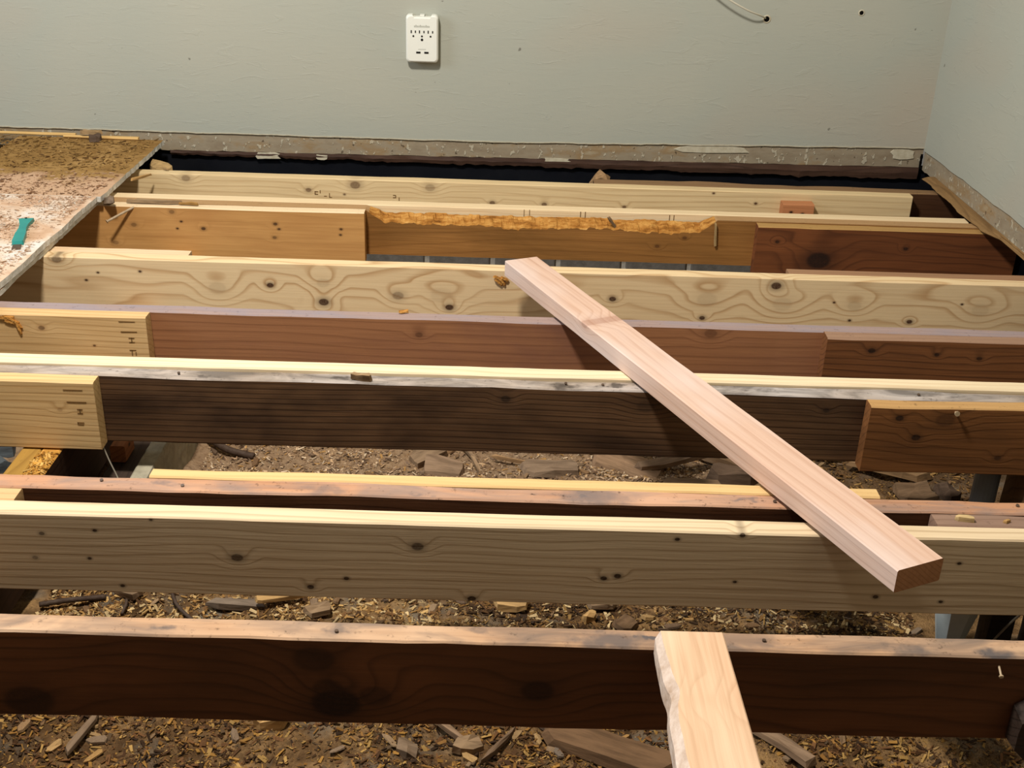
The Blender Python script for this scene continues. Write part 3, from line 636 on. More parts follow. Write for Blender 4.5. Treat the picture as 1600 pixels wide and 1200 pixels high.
m = wood('wany_plank_wood', 'd4ae8c', 'a87c58', A=40, B=1.4, nsx=2.2, nsz=10, line=0.4, seed=41, knots=[(0.13, -0.02, 0.012, 0.5)], pale='dcc2a2', fibre=0.4)
mw = mat_plain('wany_edge', 'd8c4b4', 0.8, 0.1, 'a88a70', 40, 0.6)
def sec_pl2(x):      # local x runs toward the viewer, local y = room x
    e = 0.012 * max(0.0, x) ** 0.8 * 2.2
    wv = 0.0022 * N(x * 20, 61, 0) + 0.001 * N(x * 70, 62, 0)
    notch = 0.007 * math.exp(-((x - 0.115) / 0.02) ** 2)
    tl = -0.043 + 0.003 + 0.05 * max(0.0, 0.12 - abs(x - 0.09)) + notch + wv + max(0, x - 0.12) * 0.06
    r = 0.0425 + 0.02 * x + 0.001 * N(x * 15, 65, 0)
    return [(-0.0445 + notch * 0.6 + wv * 0.6, -0.036), (r, -0.038), (r, -0.002), (r - 0.002, 0.0), (tl, 0.0), (-0.0445 + notch + wv, -0.013)]
p2 = extrude('loose_plank', lin(0.0, 0.68, 90), sec_pl2, [m, mw], [0, 0, 0, 0, 1, 1]); p2.location = (0.2575, 1.2185, 0.029); p2.rotation_euler = (0, 0, math.radians(-90))
tag(p2, 'cream coloured short plank with wany edge butting front dark joist', 'plank')

# ------------------------------------------------------------------ surge protector on the wall
sp_o = bpy.data.objects.new('surge_protector', None); link(sp_o); sp_o.location = (-0.255, WY, 0.29); sp_o.empty_display_size = 0.05
tag(sp_o, 'white plug-in surge protector with three outlets on back wall', 'outlet')
Wd, Hd, Dd = 0.097, 0.139, 0.033
def rrect(w_, h_, r, n=6):
    P = []
    for (cx, cz, a0) in [(w_ / 2 - r, h_ - r, 0), (-w_ / 2 + r, h_ - r, 90), (-w_ / 2 + r, r, 180), (w_ / 2 - r, r, 270)]:
        for k in range(n + 1):
            a = math.radians(a0 + 90 * k / n); P.append((cx + r * math.cos(a), cz + r * math.sin(a)))
    return P
bm = bmesh.new(); out = rrect(Wd, Hd, 0.011)
def notch(P, inset):
    Q = []
    for (x, z) in P: Q.append((x, z))
    # find where the top run starts: insert notch points between right and left top corners
    i = 6
    a = Wd * 0.30
    return Q[:7] + [(a, Hd - inset), (a - 0.002, Hd - 0.006 - inset), (-a + 0.002, Hd - 0.006 - inset), (-a, Hd - inset)] + Q[7:]
def scaled(P, d):
    return [((x) * (1 - 2 * d / Wd), d + z * (1 - 2 * d / Hd)) for x, z in P]
base = notch(out, 0.0); rings = []
for (d, y) in [(0.002, 0.0), (0.0, -0.004), (0.0, -Dd + 0.007), (0.0015, -Dd + 0.003), (0.005, -Dd), ]:
    rings.append([bm.verts.new((x, y, z)) for x, z in scaled(base, d)])
nb = len(base)
for a, b in zip(rings, rings[1:]):
    for k in range(nb): bm.faces.new((a[k], a[(k + 1) % nb], b[(k + 1) % nb], b[k]))
bm.faces.new(rings[0][::-1]); bm.faces.new(rings[-1])
bmesh.ops.recalc_face_normals(bm, faces=bm.faces)
bm_obj('body', bm, M_WHITE, sp_o)
sx, sz = Wd / 49.5, Hd / 72.0       # photograph units to metres on the face
def face_pt(u, v): return ((u - 24.5) * sx, (72 - v) * sz)
def fbox(name, u, v, wu, hv, mat, dd=0.0012, rnd=False):
    x, z = face_pt(u, v); bm = bmesh.new()
    if rnd: bmesh.ops.create_cone(bm, cap_ends=True, segments=14, radius1=wu * sx / 2, radius2=wu * sx / 2, depth=dd, matrix=Matrix.Translation((x, -Dd - dd / 2 + 0.0004, z)) @ ROTX)
    else: bm_box(bm, (x, -Dd - dd / 2 + 0.0004, z), (wu * sx, dd, hv * sz))
    return bm_obj(name, bm, mat, sp_o)
for u in (8.5, 14.8, 21.0, 27.8, 34.3, 41.0): fbox('blade_slot', u - 0.3, 25.2, 1.7, 4.4 if u in (8.5, 21.0, 34.3) else 3.6, M_SLOT)
for u in (11.7, 24.7, 37.9): fbox('ground_hole', u - 0.3, 31.8, 2.9, 2.9, M_SLOT, rnd=True)
fbox('indicator_hole', 24.5, 37.0, 3.9, 3.9, M_SLOT, rnd=True)
for u in (18.9, 31.3): fbox('usb_port', u, 56.5, 6.6, 2.8, M_SLOT)
bm = bmesh.new(); rnd = random.Random(4)
for i in range(11):
    x, z = face_pt(13.2 + i * 2.2, 17.2 - (0.5 if i in (1, 4, 8) else 0)); bm_box(bm, (x, -Dd - 0.0001, z), (1.5 * sx, 0.0006, (2.6 + (1.0 if i in (1, 4, 8) else 0)) * sz))
for i in range(7):
    x, z = face_pt(19.5 + i * 1.7, 51.6); bm_box(bm, (x, -Dd - 0.0001, z), (1.0 * sx, 0.0006, 1.3 * sz))
bm_obj('faint_print', bm, M_PRINT, sp_o)['kind'] = 'stuff'
bm = bmesh.new(); bm_box(bm, (0.0, -0.012, Hd - 0.003), (0.013, 0.02, 0.005)); bm_obj('top_clip', bm, M_WHITE, sp_o)

# ------------------------------------------------------------------ details fixed to the boards
def nail(parent, head, tip, r=0.0017, hr=0.0042, mat=None):
    h = Vector(head); t = Vector(tip); d = (h - t).normalized(); bm = bmesh.new()
    bm_tube(bm, [t, h], r, 8); bm_tube(bm, [h - d * 0.0005, h + d * 0.0014], hr, 10)
    o = bm_obj('nail', bm, mat or M_STEEL, parent)
    o.matrix_parent_inverse = Matrix.Translation(parent.location).inverted()
    return o
nail(J5L, (-1.043, 2.975, -0.030), (-0.982, 3.024, -0.003), 0.0034, 0.005)
nail(J1, (0.665, 1.206, -0.020), (0.667, 1.225, -0.014), 0.0015, 0.003)
for (x, y) in [(-0.20, 1.236), (-0.70, 1.235), (0.36, 1.24)]: nail(J1, (x, y, 0.0012), (x, y, -0.004), 0.0015, 0.0026, M_RUST)
for (x, y) in [(0.835, 1.60), (0.86, 1.592), (-0.62, 1.60), (-0.49, 1.59), (0.445, 1.592)]: nail(J2, (x, y, 0.0015), (x, y + 0.002, -0.004), 0.0016, 0.0028, M_RUST)
for (x, y) in [(0.13, 2.0), (0.20, 1.998), (0.80, 1.995), (-0.60, 1.996)]: nail(J3, (x, y, 0.0025), (x, y + 0.002, -0.004), 0.0016, 0.0028, M_RUST)
nail(J3R, (0.855, 1.936, -0.006), (0.855, 1.95, -0.008), 0.0022, 0.005, M_STEEL)
def strokes(parent, L):
    bm = bmesh.new()
    for (x, y, z, ww, hh) in L: bm_box(bm, (x - parent.location.x, y - parent.location.y, z - parent.location.z), (ww, 0.0006, hh))
    bm_obj('grade_stamp', bm, M_INK, parent)['kind'] = 'stuff'
def letter_H(x, y, z, s): return [(x, y, z + s * 0.4, s, s * 0.16), (x, y, z - s * 0.4, s, s * 0.16), (x, y, z, s * 0.16, s * 0.9)]
ya = 2.2615
strokes(J4L, [(-0.778, ya, -0.010, 0.034, 0.0014), (-0.776, ya, -0.033, 0.034, 0.0022)] + letter_H(-0.772, ya, -0.052, 0.012) + [(-0.772, ya, -0.075, 0.014, 0.0018), (-0.774, ya, -0.081, 0.0018, 0.012), (-0.766, ya, -0.083, 0.0018, 0.008)])
ya = 1.9445
strokes(J3L, [(-0.784, ya, -0.014, 0.036, 0.0012), (-0.780, ya, -0.039, 0.036, 0.0020)] + letter_H(-0.776, ya, -0.058, 0.010) + [(-0.777, ya, -0.082, 0.012, 0.0015), (-0.777, ya, -0.086, 0.010, 0.0012), (-0.783, ya, -0.084, 0.0014, 0.006)])
ya = 3.3375
strokes(L6, [(-0.546, ya, -0.040, 0.009, 0.0025), (-0.546, ya, -0.048, 0.009, 0.0025), (-0.550, ya, -0.044, 0.0025, 0.010), (-0.535, ya, -0.040, 0.0022, 0.009), (-0.52, ya, -0.053, 0.008, 0.0022), (-0.508, ya, -0.050, 0.0022, 0.013), (-0.505, ya, -0.056, 0.008, 0.0022),
            (-0.318, ya, -0.044, 0.008, 0.0022), (-0.318, ya, -0.051, 0.008, 0.0022), (-0.314, ya, -0.048, 0.0022, 0.008), (-0.304, ya, -0.055, 0.0022, 0.010)])
strokes(L5, [(0.06, 3.0995, -0.012, 0.0015, 0.022), (0.075, 3.0995, -0.012, 0.0015, 0.022), (0.215, 3.0995, -0.016, 0.002, 0.028), (0.228, 3.0995, -0.016, 0.002, 0.028), (0.46, 3.0995, -0.014, 0.002, 0.02), (0.472, 3.0995, -0.014, 0.002, 0.02)])
# hanging splinter on rotted joist
def shard_mesh(name, seed, L=1.0, W=0.4, T=0.1, n=9):
    rnd = random.Random(seed); bm = bmesh.new(); P = []
    for k in range(n):
        a = 2 * math.pi * k / n + rnd.uniform(-0.2, 0.2); r = rnd.uniform(0.72, 1.08)
        P.append((L / 2 * r * math.copysign(abs(math.cos(a)) ** 0.6, math.cos(a)), W / 2 * r * math.copysign(abs(math.sin(a)) ** 0.6, math.sin(a))))
    lo = [bm.verts.new((x, y, -T / 2 + rnd.uniform(-0.2, 0.2) * T)) for x, y in P]
    hi = [bm.verts.new((x * 0.93 + rnd.uniform(-.02, .02) * L, y * 0.85, T / 2 + rnd.uniform(-0.35, 0.35) * T)) for x, y in P]
    cl = bm.verts.new((0, 0, -T / 2)); ch = bm.verts.new((0, 0, T / 2 * rnd.uniform(0.8, 1.6)))
    for i in range(n):
        j = (i + 1) % n
        bm.faces.new((lo[i], lo[j], hi[j], hi[i])); bm.faces.new((hi[i], hi[j], ch)); bm.faces.new((lo[j], lo[i], cl))
    me = bpy.data.meshes.new(name); bm.normal_update(); bm.to_mesh(me); bm.free()
    return me
def shard(name, x, y, z, L, W, T, rz, mat, label, cat, seed, tilt=(0, 0), group=None, parent=None):
    me = shard_mesh(name, seed, L, W, T); me.materials.append(mat)
    o = link(bpy.data.objects.new(name, me)); o.location = (x, y, z); o.rotation_euler = (tilt[0], tilt[1], rz)
    if parent is not None:
        o.parent = parent; o.matrix_parent_inverse = Matrix.Translation(parent.location).inverted(); return o
    return tag(o, label, cat, group)
shard('hanging_splinter', 0.582, 3.050, -0.040, 0.075, 0.008, 0.005, 0.0, M_CHIPP, None, None, 77, (0, math.radians(85)), parent=J5)
shard('hanging_splinter', 0.30, 3.058, -0.018, 0.05, 0.006, 0.006, 0.5, M_CHIP, None, None, 78, (0, math.radians(50)), parent=J5)

# ------------------------------------------------------------------ things on the sub-floor
FZ = 0.0297
pts = [(-0.018, 0.105), (0.018, 0.105), (0.017, 0.098), (0.010, 0.055), (0.009, 0.02), (0.0125, -0.015), (0.013, -0.075), (0.0105, -0.080), (-0.0105, -0.080), (-0.013, -0.075), (-0.0125, -0.015), (-0.009, 0.02), (-0.010, 0.055), (-0.017, 0.098)]
sc = bpy.data.objects.new('hand_scraper', None); link(sc); sc.location = (-1.146, 2.676, FZ); sc.rotation_euler = (0, 0, math.radians(14)); sc.empty_display_size = 0.05
tag(sc, 'teal plastic hand scraper lying on sawdusty plywood', 'scraper')
plate('handle', pts, 0.010, M_TEAL, sc)
plate('blade', [(-0.010, -0.110), (0.010, -0.110), (0.010, -0.078), (-0.010, -0.078)], 0.003, M_RUST, sc)
bm = bmesh.new(); bmesh.ops.create_cone(bm, cap_ends=True, segments=12, radius1=0.003, radius2=0.003, depth=0.0012, matrix=Matrix.Translation((0, 0.098, 0.0102))); bm_obj('hang_hole', bm, M_SLOT, sc)
BZ = 0.0302
m = wood('lath_wood', 'd8b070', 'b08648', A=90, seed=50)
board('lath_strip', -1.36, -1.13, 3.585, 3.600, 'pale lath strip lying on dusty floor against the back wall', 'lath', m, seed=50, z1=BZ + 0.009, h=0.008, warp=0.001)
board('lath_strip', -1.70, -1.33, 3.606, 3.618, 'thin pale lath strip along foot of back wall at far left', 'lath', m, seed=51, z1=BZ + 0.010, h=0.009, warp=0.001)
shard('wood_scrap', -1.255, 3.565, BZ + 0.010, 0.045, 0.05, 0.016, 0.1, M_CHIP, 'brown square scrap in front of pale lath strip by back wall', 'scrap', 201)
shard('wood_scrap', -1.275, 3.592, BZ + 0.019, 0.075, 0.02, 0.010, 0.05, M_CHIP, 'dark brown sliver on top of pale lath strip by back wall', 'scrap', 202)
shard('wood_scrap', -1.03, 3.455, -0.03, 0.07, 0.05, 0.05, 0.2, M_CHIPP, 'amber wood lump in gap between plywood corner and back wall', 'scrap', 203)
shard('wood_splinter', -1.045, 3.01, 0.016, 0.075, 0.022, 0.016, 2.2, M_CHIP, 'brown torn splinter at corner where plywood sheets meet', 'splinter', 204, (0.2, 0.3))
shard('wood_splinter', -0.93, 3.045, 0.006, 0.15, 0.016, 0.008, 0.02, M_CHIP, 'grey brown splinter lying along honey coloured short joist', 'splinter', 205)
shard('wood_splinter', -0.84, 3.04, 0.005, 0.06, 0.010, 0.006, -0.1, M_CHIPP, 'small pale splinter lying beyond protruding nail', 'splinter', 206)
shard('wood_splinter', -1.03, 3.25, 0.012, 0.13, 0.010, 0.006, 1.3, M_CHIPP, 'long pale splinter hanging off edge of dusty back sheet', 'splinter', 207, (0, 0.1))
shard('wood_splinter', -0.99, 3.37, 0.004, 0.022, 0.008, 0.004, -0.6, M_CHIP, 'tiny dark chip on left end of rear pine joist', 'splinter', 208)
# bits on the joist tops
shard('wood_chip', -0.255, 1.992, 0.008, 0.042, 0.016, 0.012, -0.1, M_SLAB, 'curled grey chip standing on top of blackened joist', 'chip', 210, (0.3, 0))
shard('wood_chip', -0.205, 2.330, 0.004, 0.022, 0.010, 0.005, 0.3, M_ROT, 'small orange chip on mauve grey top before knotty joist', 'chip', 211)
for i, (dx, dz, an) in enumerate([(0.0, 0.0, 0.3), (0.006, -0.004, 0.6), (0.012, -0.010, 0.9), (0.003, -0.012, 0.7), (0.016, -0.003, 0.45)]):
    shard('torn_splinter', -0.006 + dx, 2.610, -0.018 + dz, 0.026, 0.006, 0.005, 0.1, M_ROT, None, None, 220 + i, (0.2, an), parent=L4)
shard('wood_chip', 0.735, 1.556, 0.002, 0.035, 0.012, 0.006, -0.2, M_CHIPP, 'pale shaving on greyish brown offcut at right', 'chip', 213)
shard('wood_chip', 0.80, 1.553, 0.001, 0.012, 0.008, 0.005, 0.4, M_CHIPP, 'tiny pale crumb on greyish brown offcut at right edge', 'chip', 214)
for i, (dx, dz, an) in enumerate([(0.0, -0.006, 0.1), (0.008, -0.013, 0.5), (0.016, -0.022, 1.0), (0.004, -0.018, 0.3), (-0.008, -0.010, 0.2), (0.018, -0.032, 1.3)]):
    shard('torn_splinter', -1.022 + dx, 2.2600, dz, 0.030, 0.006, 0.005, 0.05, M_ROT, None, None, 240 + i, (0.2, an), parent=J4L)
shard('rubbish_clump', 0.295, 3.50, -0.035, 0.05, 0.05, 0.05, 0.3, M_CHIP, 'clump of debris hanging in dark gap under back wall', 'debris', 216, (0.3, 0.4))

# ------------------------------------------------------------------ larger debris on the ground
def on(x, y, dz=0.0): return gz(x, y) + dz
BIG = [
 ('bark_slab', -0.150, 2.262, 0.10, 0.06, 0.018, 0.6, M_SLAB, 'tilted grey brown slab with dark underside behind yellow batten', 'slab', 0.018, (0.25, -0.15)),
 ('bark_slab', -0.110, 2.205, 0.10, 0.07, 0.014, -0.3, M_SLAB, 'flat grey stone like slab just behind yellow batten, near its middle', 'slab', 0.008, (0.1, 0.0)),
 ('bark_slab', 0.115, 2.20, 0.15, 0.08, 0.014, 0.1, M_SLAB, 'wide flat brown slab behind yellow batten, left of triangular slab', 'slab', 0.007, (0.05, 0.05)),
 ('bark_slab', 0.285, 2.255, 0.17, 0.12, 0.012, -0.5, M_SLAB, 'large flat triangular tan slab on ground behind yellow batten', 'slab', 0.010, (0.05, 0.1)),
 ('bark_slab', 0.395, 2.25, 0.20, 0.035, 0.012, 0.32, M_SLAB, 'long grey shingle strip propped over debris near diagonal board', 'slab', 0.028, (0.2, -0.1)),
 ('bark_slab', 0.40, 2.315, 0.07, 0.05, 0.02, 0.4, M_CHIP, 'dark purple brown lump behind long grey shingle strip', 'slab', 0.012, (0.1, 0.2)),
 ('bark_slab', 0.50, 2.30, 0.13, 0.045, 0.02, -0.45, M_CHIP, 'dark weathered block beside diagonal board, farther of two', 'slab', 0.018, (0.15, 0.05)),
 ('bark_slab', 0.525, 2.215, 0.13, 0.05, 0.028, -0.12, M_CHIP, 'dark split block beside diagonal board, nearer of two', 'slab', 0.016, (0.0, 0.05)),
 ('bark_slab', 0.42, 2.165, 0.14, 0.05, 0.012, 0.0, M_SLAB, 'pale rounded slab half hidden by yellow batten', 'slab', 0.008, (0.05, 0.0)),
 ('stick', -0.062, 2.285, 0.09, 0.010, 0.006, -1.0, M_SLAB, 'pale stick leaning among rubble behind yellow batten', 'stick', 0.012, (0.0, 0.1)),
 ('stick', -0.040, 2.20, 0.08, 0.009, 0.006, -1.25, M_SLAB, 'short grey stick by flat grey slab behind yellow batten', 'stick', 0.014, (0.0, 0.1)),
 ('stick', 0.035, 2.245, 0.10, 0.008, 0.007, -0.25, M_CHIP, 'dark thin stick lying left of wide flat brown slab', 'stick', 0.016, (0.0, 0.05)),
 ('stick', -0.40, 2.33, 0.05, 0.010, 0.006, 1.0, M_SLAB, 'pale upright splinter near dark curved root', 'stick', 0.012, (0, -0.2)),
 ('bark_slab', 0.865, 2.245, 0.18, 0.05, 0.016, -0.28, M_CHIP, 'long broken plank piece left of grey pipe', 'slab', 0.03, (0.1, 0.05)),
 ('bark_slab', 0.90, 2.165, 0.10, 0.09, 0.014, 0.2, M_CHIP, 'dull brown slab under broken plank piece by grey pipe', 'slab', 0.010, (0.1, 0)),
 ('bark_slab', 0.965, 2.145, 0.05, 0.07, 0.02, 0.3, M_CHIP, 'small brown block against foot of grey pipe', 'slab', 0.014, (0.1, 0)),
 ('bark_slab', 0.705, 2.30, 0.10, 0.05, 0.02, 0.2, M_CHIP, 'broken splintered piece below end of short brown sister joist', 'slab', 0.016, (0.2, 0.1)),
 ('stick', 0.745, 2.285, 0.08, 0.012, 0.008, 0.7, M_SLAB, 'tan splinter crossing broken piece below short brown sister joist', 'stick', 0.032, (0.1, 0.1)),
 ('bark_slab', -0.65, 1.735, 0.06, 0.035, 0.010, -0.6, M_SLAB, 'grey bark piece on sawdust below left part of nearest pine joist', 'slab', 0.012, (0.2, 0)),
 ('bark_slab', -0.455, 1.715, 0.11, 0.028, 0.010, -0.1, M_CHIP, 'long brown bark strip right of black curved twig', 'slab', 0.014, (0.1, 0)),
 ('bark_slab', -0.375, 1.715, 0.10, 0.020, 0.008, 0.3, M_CHIPP, 'tan splinter crossing end of long brown bark strip', 'slab', 0.016, (0.1, 0)),
 ('bark_slab', -0.305, 1.70, 0.06, 0.03, 0.010, 0.5, M_SLAB, 'greyish chip slab between pine joist and front joist, left of centre', 'slab', 0.010, (0.15, 0.1)),
 ('bark_slab', 0.035, 1.735, 0.07, 0.045, 0.014, 0.1, M_CHIPP, 'yellow crumbly wood lump below middle of nearest pine joist', 'slab', 0.010, (0.1, 0)),
 ('bark_slab', 0.20, 1.735, 0.06, 0.03, 0.010, 0.0, M_SLAB, 'slate grey flake below nearest pine joist, right of yellow lump', 'slab', 0.012, (0.1, 0)),
 ('bark_slab', 0.175, 1.695, 0.028, 0.02, 0.012, 0.4, M_CHIPP, 'small yellow nugget behind front joist near cream plank', 'slab', 0.010, (0.1, 0)),
 ('stick', 0.625, 1.685, 0.032, 0.008, 0.005, 1.1, M_CHIPP, 'pale folded chip behind right part of front joist', 'stick', 0.014, (0, 0.3)),
 ('bark_slab', 0.24, 1.685, 0.05, 0.045, 0.008, 0.9, M_CHIP, 'square brown flake behind front joist beside cream plank', 'slab', 0.010, (0.1, 0.05)),
 ('bark_slab', 0.175, 1.375, 0.26, 0.075, 0.016, -0.42, M_CHIP, 'old brown board half buried under front joist by cream plank', 'board', 0.012, (0.05, 0.0)),
 ('stick', -0.615, 1.372, 0.10, 0.014, 0.006, 1.35, M_SLAB, 'grey flat stick under left part of front joist', 'stick', 0.012, (0, 0.05)),
 ('stick', -0.05, 1.395, 0.10, 0.010, 0.008, -0.75, M_SLAB, 'grey slanting stick under middle of front joist', 'stick', 0.012, (0, 0.05)),
 ('stick', 0.02, 1.37, 0.10, 0.010, 0.008, 1.0, M_CHIP, 'dark slanting stick beside half buried brown board', 'stick', 0.012, (0, 0.05)),
 ('bark_slab', -0.335, 1.412, 0.06, 0.03, 0.02, 0.1, M_CHIPP, 'tan block with dark notch under front joist, left of centre', 'slab', 0.010, (0.05, 0)),
 ('bark_slab', -0.03, 1.372, 0.05, 0.03, 0.014, 0.2, M_SLAB, 'grey brown bark lump under middle of front joist', 'slab', 0.010, (0.15, 0)),
 ('bark_slab', -0.12, 1.36, 0.045, 0.035, 0.014, -0.4, M_SLAB, 'dull flat bark flake left of grey slanting stick', 'slab', 0.010, (0.1, 0.1)),
 ('bark_slab', 0.44, 1.38, 0.16, 0.03, 0.010, -0.8, M_SLAB, 'long grey lath piece on ground right of cream plank', 'slab', 0.010, (0.05, 0)),
]
for i, (nm, x, y, L, Wd_, T, rz, mt_, lab, cat, dz, tilt) in enumerate(BIG):
    shard(nm, x, y, on(x, y, dz), L, Wd_, T, rz, mt_, lab, cat, 300 + i, tilt)
wire('tree_root', [(-0.655, 2.33, on(-0.655, 2.33) + 0.02), (-0.635, 2.30, on(-0.635, 2.30) + 0.022), (-0.59, 2.265, on(-0.59, 2.265) + 0.016), (-0.53, 2.25, on(-0.53, 2.25) + 0.004)], 0.008, M_DARKROOT, 'dark curved root on sawdust beside concrete curb', 'root')
wire('twig', [(-0.582, 1.76, on(-0.58, 1.76) + 0.02), (-0.57, 1.73, on(-0.57, 1.73) + 0.018), (-0.55, 1.70, on(-0.55, 1.70) + 0.012), (-0.51, 1.665, on(-0.51, 1.665) + 0.006)], 0.0035, M_DARKROOT, 'black curved twig on sawdust between front joist and pine joist', 'twig')
wire('twig', [(-0.65, 1.715, on(-0.65, 1.715) + 0.008), (-0.645, 1.695, on(-0.645, 1.695) + 0.01), (-0.647, 1.675, on(-0.647, 1.675) + 0.004)], 0.003, M_DARKROOT, 'short dark twig below grey bark piece at left', 'twig')
wire('twig', [(-0.80, 1.70, on(-0.80, 1.70) + 0.012), (-0.75, 1.715, on(-0.75, 1.715) + 0.016), (-0.69, 1.725, on(-0.69, 1.725) + 0.008)], 0.005, M_DARKROOT, 'thick black twig beside girder at lower left', 'twig')
M_STONE = mat_chip('rubble_stone', [(0.0, '5d666c'), (0.5, '727a7e'), (1.0, '4c5356')])
for i, (x, y, s) in enumerate([(-1.05, 2.16, 0.06), (-0.99, 2.20, 0.05), (-1.03, 2.06, 0.06), (-1.08, 2.25, 0.07), (-0.96, 2.12, 0.045)]):
    me = shard_mesh('rubble_stone', 500 + i, s, s * 0.8, s * 0.5, 8); me.materials.append(M_STONE)
    o = link(bpy.data.objects.new('rubble_stone', me)); o.location = (x, y, on(x, y, s * 0.15)); tag(o, 'blue grey rubble stone beside outer girder plank at left edge', 'stone', 'rubble stones left of the girder')

# countable small chips, three bays
rnd = random.Random(11)
chip_me = []
for i in range(10):
    L = rnd.uniform(0.7, 1.0); me = shard_mesh('wood_chip', 600 + i, L, L * rnd.uniform(0.22, 0.6), L * rnd.uniform(0.07, 0.16), 6)
    me.materials.append(M_CHIP if i < 6 else (M_SLAB if i < 8 else M_CHIPP)); chip_me.append(me)
for (y0, y1, xa, xb, cnt, lab, grp) in [
    (1.30, 1.46, -0.72, 0.82, 75, 'on ground below front dark joist', 'chips under the front joist'),
    (1.64, 1.82, -0.80, 0.78, 85, 'on ground behind front dark joist', 'chips behind the front joist'),
    (2.12, 2.42, -0.63, 1.05, 95, 'on ground behind old pitted joist', 'chips behind the pitted joist')]:
    for i in range(cnt):
        x = rnd.uniform(xa, xb); y = rnd.uniform(y0, y1); s = rnd.choice([0.016, 0.02, 0.026, 0.034, 0.045])
        ci = rnd.randrange(10); o = link(bpy.data.objects.new('wood_chip', chip_me[ci])); o.scale = (s, s, s)
        o.location = (x, y, on(x, y, s * 0.10)); o.rotation_euler = (rnd.uniform(-0.3, 0.3), rnd.uniform(-0.3, 0.3), rnd.uniform(0, 6.28))
        tone = 'brown' if ci < 6 else ('greyish' if ci < 8 else 'pale tan')
        size = 'tiny' if s < 0.019 else ('small' if s < 0.03 else 'larger')
        side = 'left' if x < -0.2 else ('middle' if x < 0.35 else 'right')
        tag(o, '%s %s wood chip %s, %s part' % (size, tone, lab, side), 'chip', '%s %s %s, %s' % (size, tone, grp, side))

# ------------------------------------------------------------------ uncountable shavings and sawdust
def flakes(name, n, region, zf, size, palette, seed, label, weight=None, flat=0.25):
    rnd = random.Random(seed); V, F, T = [], [], []
    cols = [C(c) for c in palette]
    while len(F) < n * 6:
        x0, x1, y0, y1 = region[rnd.randrange(len(region))]
        x = rnd.uniform(x0, x1); y = rnd.uniform(y0, y1)
        if weight and rnd.random() > weight(x, y): continue
        l = size * (0.32 + 1.7 * rnd.random() ** 4); w_ = l * rnd.uniform(0.15, 0.45); t_ = l * rnd.uniform(0.05, 0.12)
        R3 = Euler((rnd.uniform(-flat, flat), rnd.uniform(-flat, flat), rnd.uniform(0, 6.28))).to_matrix()
        o = Vector((x, y, zf(x, y) + t_ * 0.6 + rnd.uniform(0, size * 0.18))); b = len(V)
        k = 0.6 + 0.4 * rnd.random()
        for (a, c, d) in [(-1, -1, -1), (1, -k, -1), (1, k, -1), (-1, 1, -1), (-1, -1, 1), (1, -k, 1), (1, k, 1), (-1, 1, 1)]:
            V.append(o + R3 @ Vector((a * l / 2, c * w_ / 2, d * t_ / 2)))
        for f in [(0, 3, 2, 1), (4, 5, 6, 7), (0, 1, 5, 4), (1, 2, 6, 5), (2, 3, 7, 6), (3, 0, 4, 7)]: F.append(tuple(b + q for q in f))
        c = cols[rnd.randrange(len(cols))]; g = rnd.uniform(0.75, 1.15); T.append((c[0] * g, c[1] * g, c[2] * g, 1.0))
    o = mesh_obj(name, V, F, M_TINT)
    at = o.data.attributes.new('tint', 'FLOAT_COLOR', 'FACE')
    buf = []
    for c in T: buf.extend(c * 6)
    at.data.foreach_set('color', buf)
    return tag(o, label, 'sawdust', kind='stuff')
GW = lambda x, y: 0.30 + 0.70 * max(0, min(1, 0.5 + 1.4 * N(x * 6, y * 6, 3)))
flakes('wood_shavings', 15000, [(-0.80, 0.9, 1.29, 1.46)], gz, 0.0085, ['6e4a2a', '8a6230', '442b16', '9a7034', '2e1e10', '57442f', 'a8844a', '54381e'], 21, 'amber brown shavings on ground below front dark joist', weight=GW, flat=0.5)
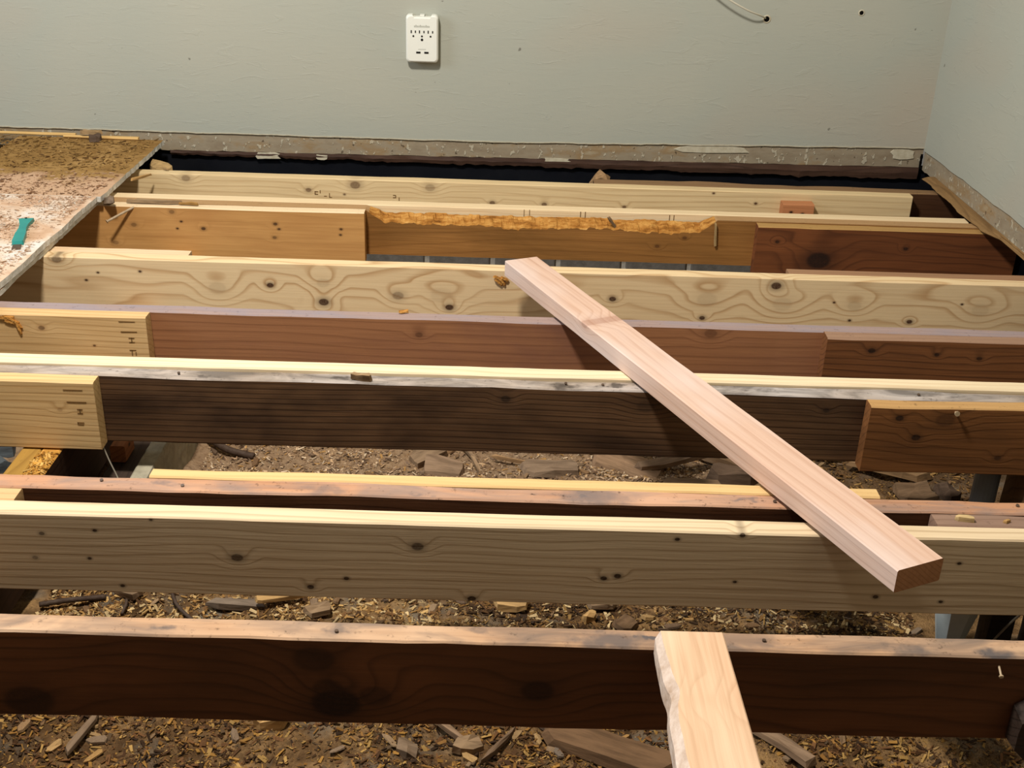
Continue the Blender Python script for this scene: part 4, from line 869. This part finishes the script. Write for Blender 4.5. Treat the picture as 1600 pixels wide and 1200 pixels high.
flakes('wood_shavings', 10000, [(-0.80, -0.09, 1.63, 1.82)], gz, 0.0085, ['a8804a', 'bd9860', '8a6436', '6a4a2a', 'c8ac7c', '4c331c'], 25, 'golden shavings on ground behind left half of front joist', weight=GW, flat=0.5)
flakes('wood_shavings', 10500, [(-0.08, 0.77, 1.63, 1.82)], gz, 0.0085, ['5c4026', '7a5830', '3a2817', '4a3420', '93703c', 'c8ac7c', '33251a'], 26, 'dark brown shavings on ground behind right half of front joist', weight=GW, flat=0.5)
flakes('wood_shavings', 21000, [(-0.64, 0.55, 2.10, 2.42)], gz, 0.0075, ['b0906c', 'c4a684', '94765a', '7c6450', 'd4bc9c', 'a8804c', '5e4836'], 27, 'pale pinkish tan shavings on ground behind yellow batten', weight=GW, flat=0.5)
flakes('wood_shavings', 5000, [(0.565, 1.1, 2.08, 2.42)], gz, 0.0085, ['6a4c2c', '8a6638', '4a3420', '5c4a36', 'a07c48'], 28, 'brown shavings on ground by grey pipe at right', weight=GW, flat=0.5)
flakes('sawdust', 6500, [(-1.60, -1.085, 2.30, 2.99)], lambda x, y: 0.0295, 0.0065, ['d8bda2', 'cfab8c', 'c4a084', 'dcc8b2', 'b99474', 'a27a5a'], 22, 'pinkish sawdust scattered over pale plywood at left',
       weight=lambda x, y: max(0.02, min(1, (y - 2.35) * 0.9 + 1.1 * N(x * 7, y * 7, 5))), flat=0.2)
flakes('sawdust', 2400, [(-1.70, -1.075, 3.0, 3.235)], lambda x, y: 0.030, 0.0075, ['cfab8c', 'b99474', 'a27a5a', '8a6242', '6c4a30'], 29, 'reddish sawdust band across middle of floor at left', weight=lambda x, y: min(1, 0.3 + (3.26 - y) * 4), flat=0.2)
flakes('sawdust', 2600, [(-1.70, -1.075, 3.245, 3.6)], lambda x, y: 0.030, 0.0095, ['8a6636', 'a07a44', '7a5a2c', '5a3c1c', 'a8844e'], 23, 'coarse brown dust covering floor by the back wall', flat=0.2)
flakes('sawdust', 1500, [(-0.857, -0.825, 1.66, 1.93)], lambda x, y: -0.141, 0.008, ['d09a44', 'e0b264', 'b87f30'], 24, 'golden sawdust heaped on inner girder plank', flat=0.5)
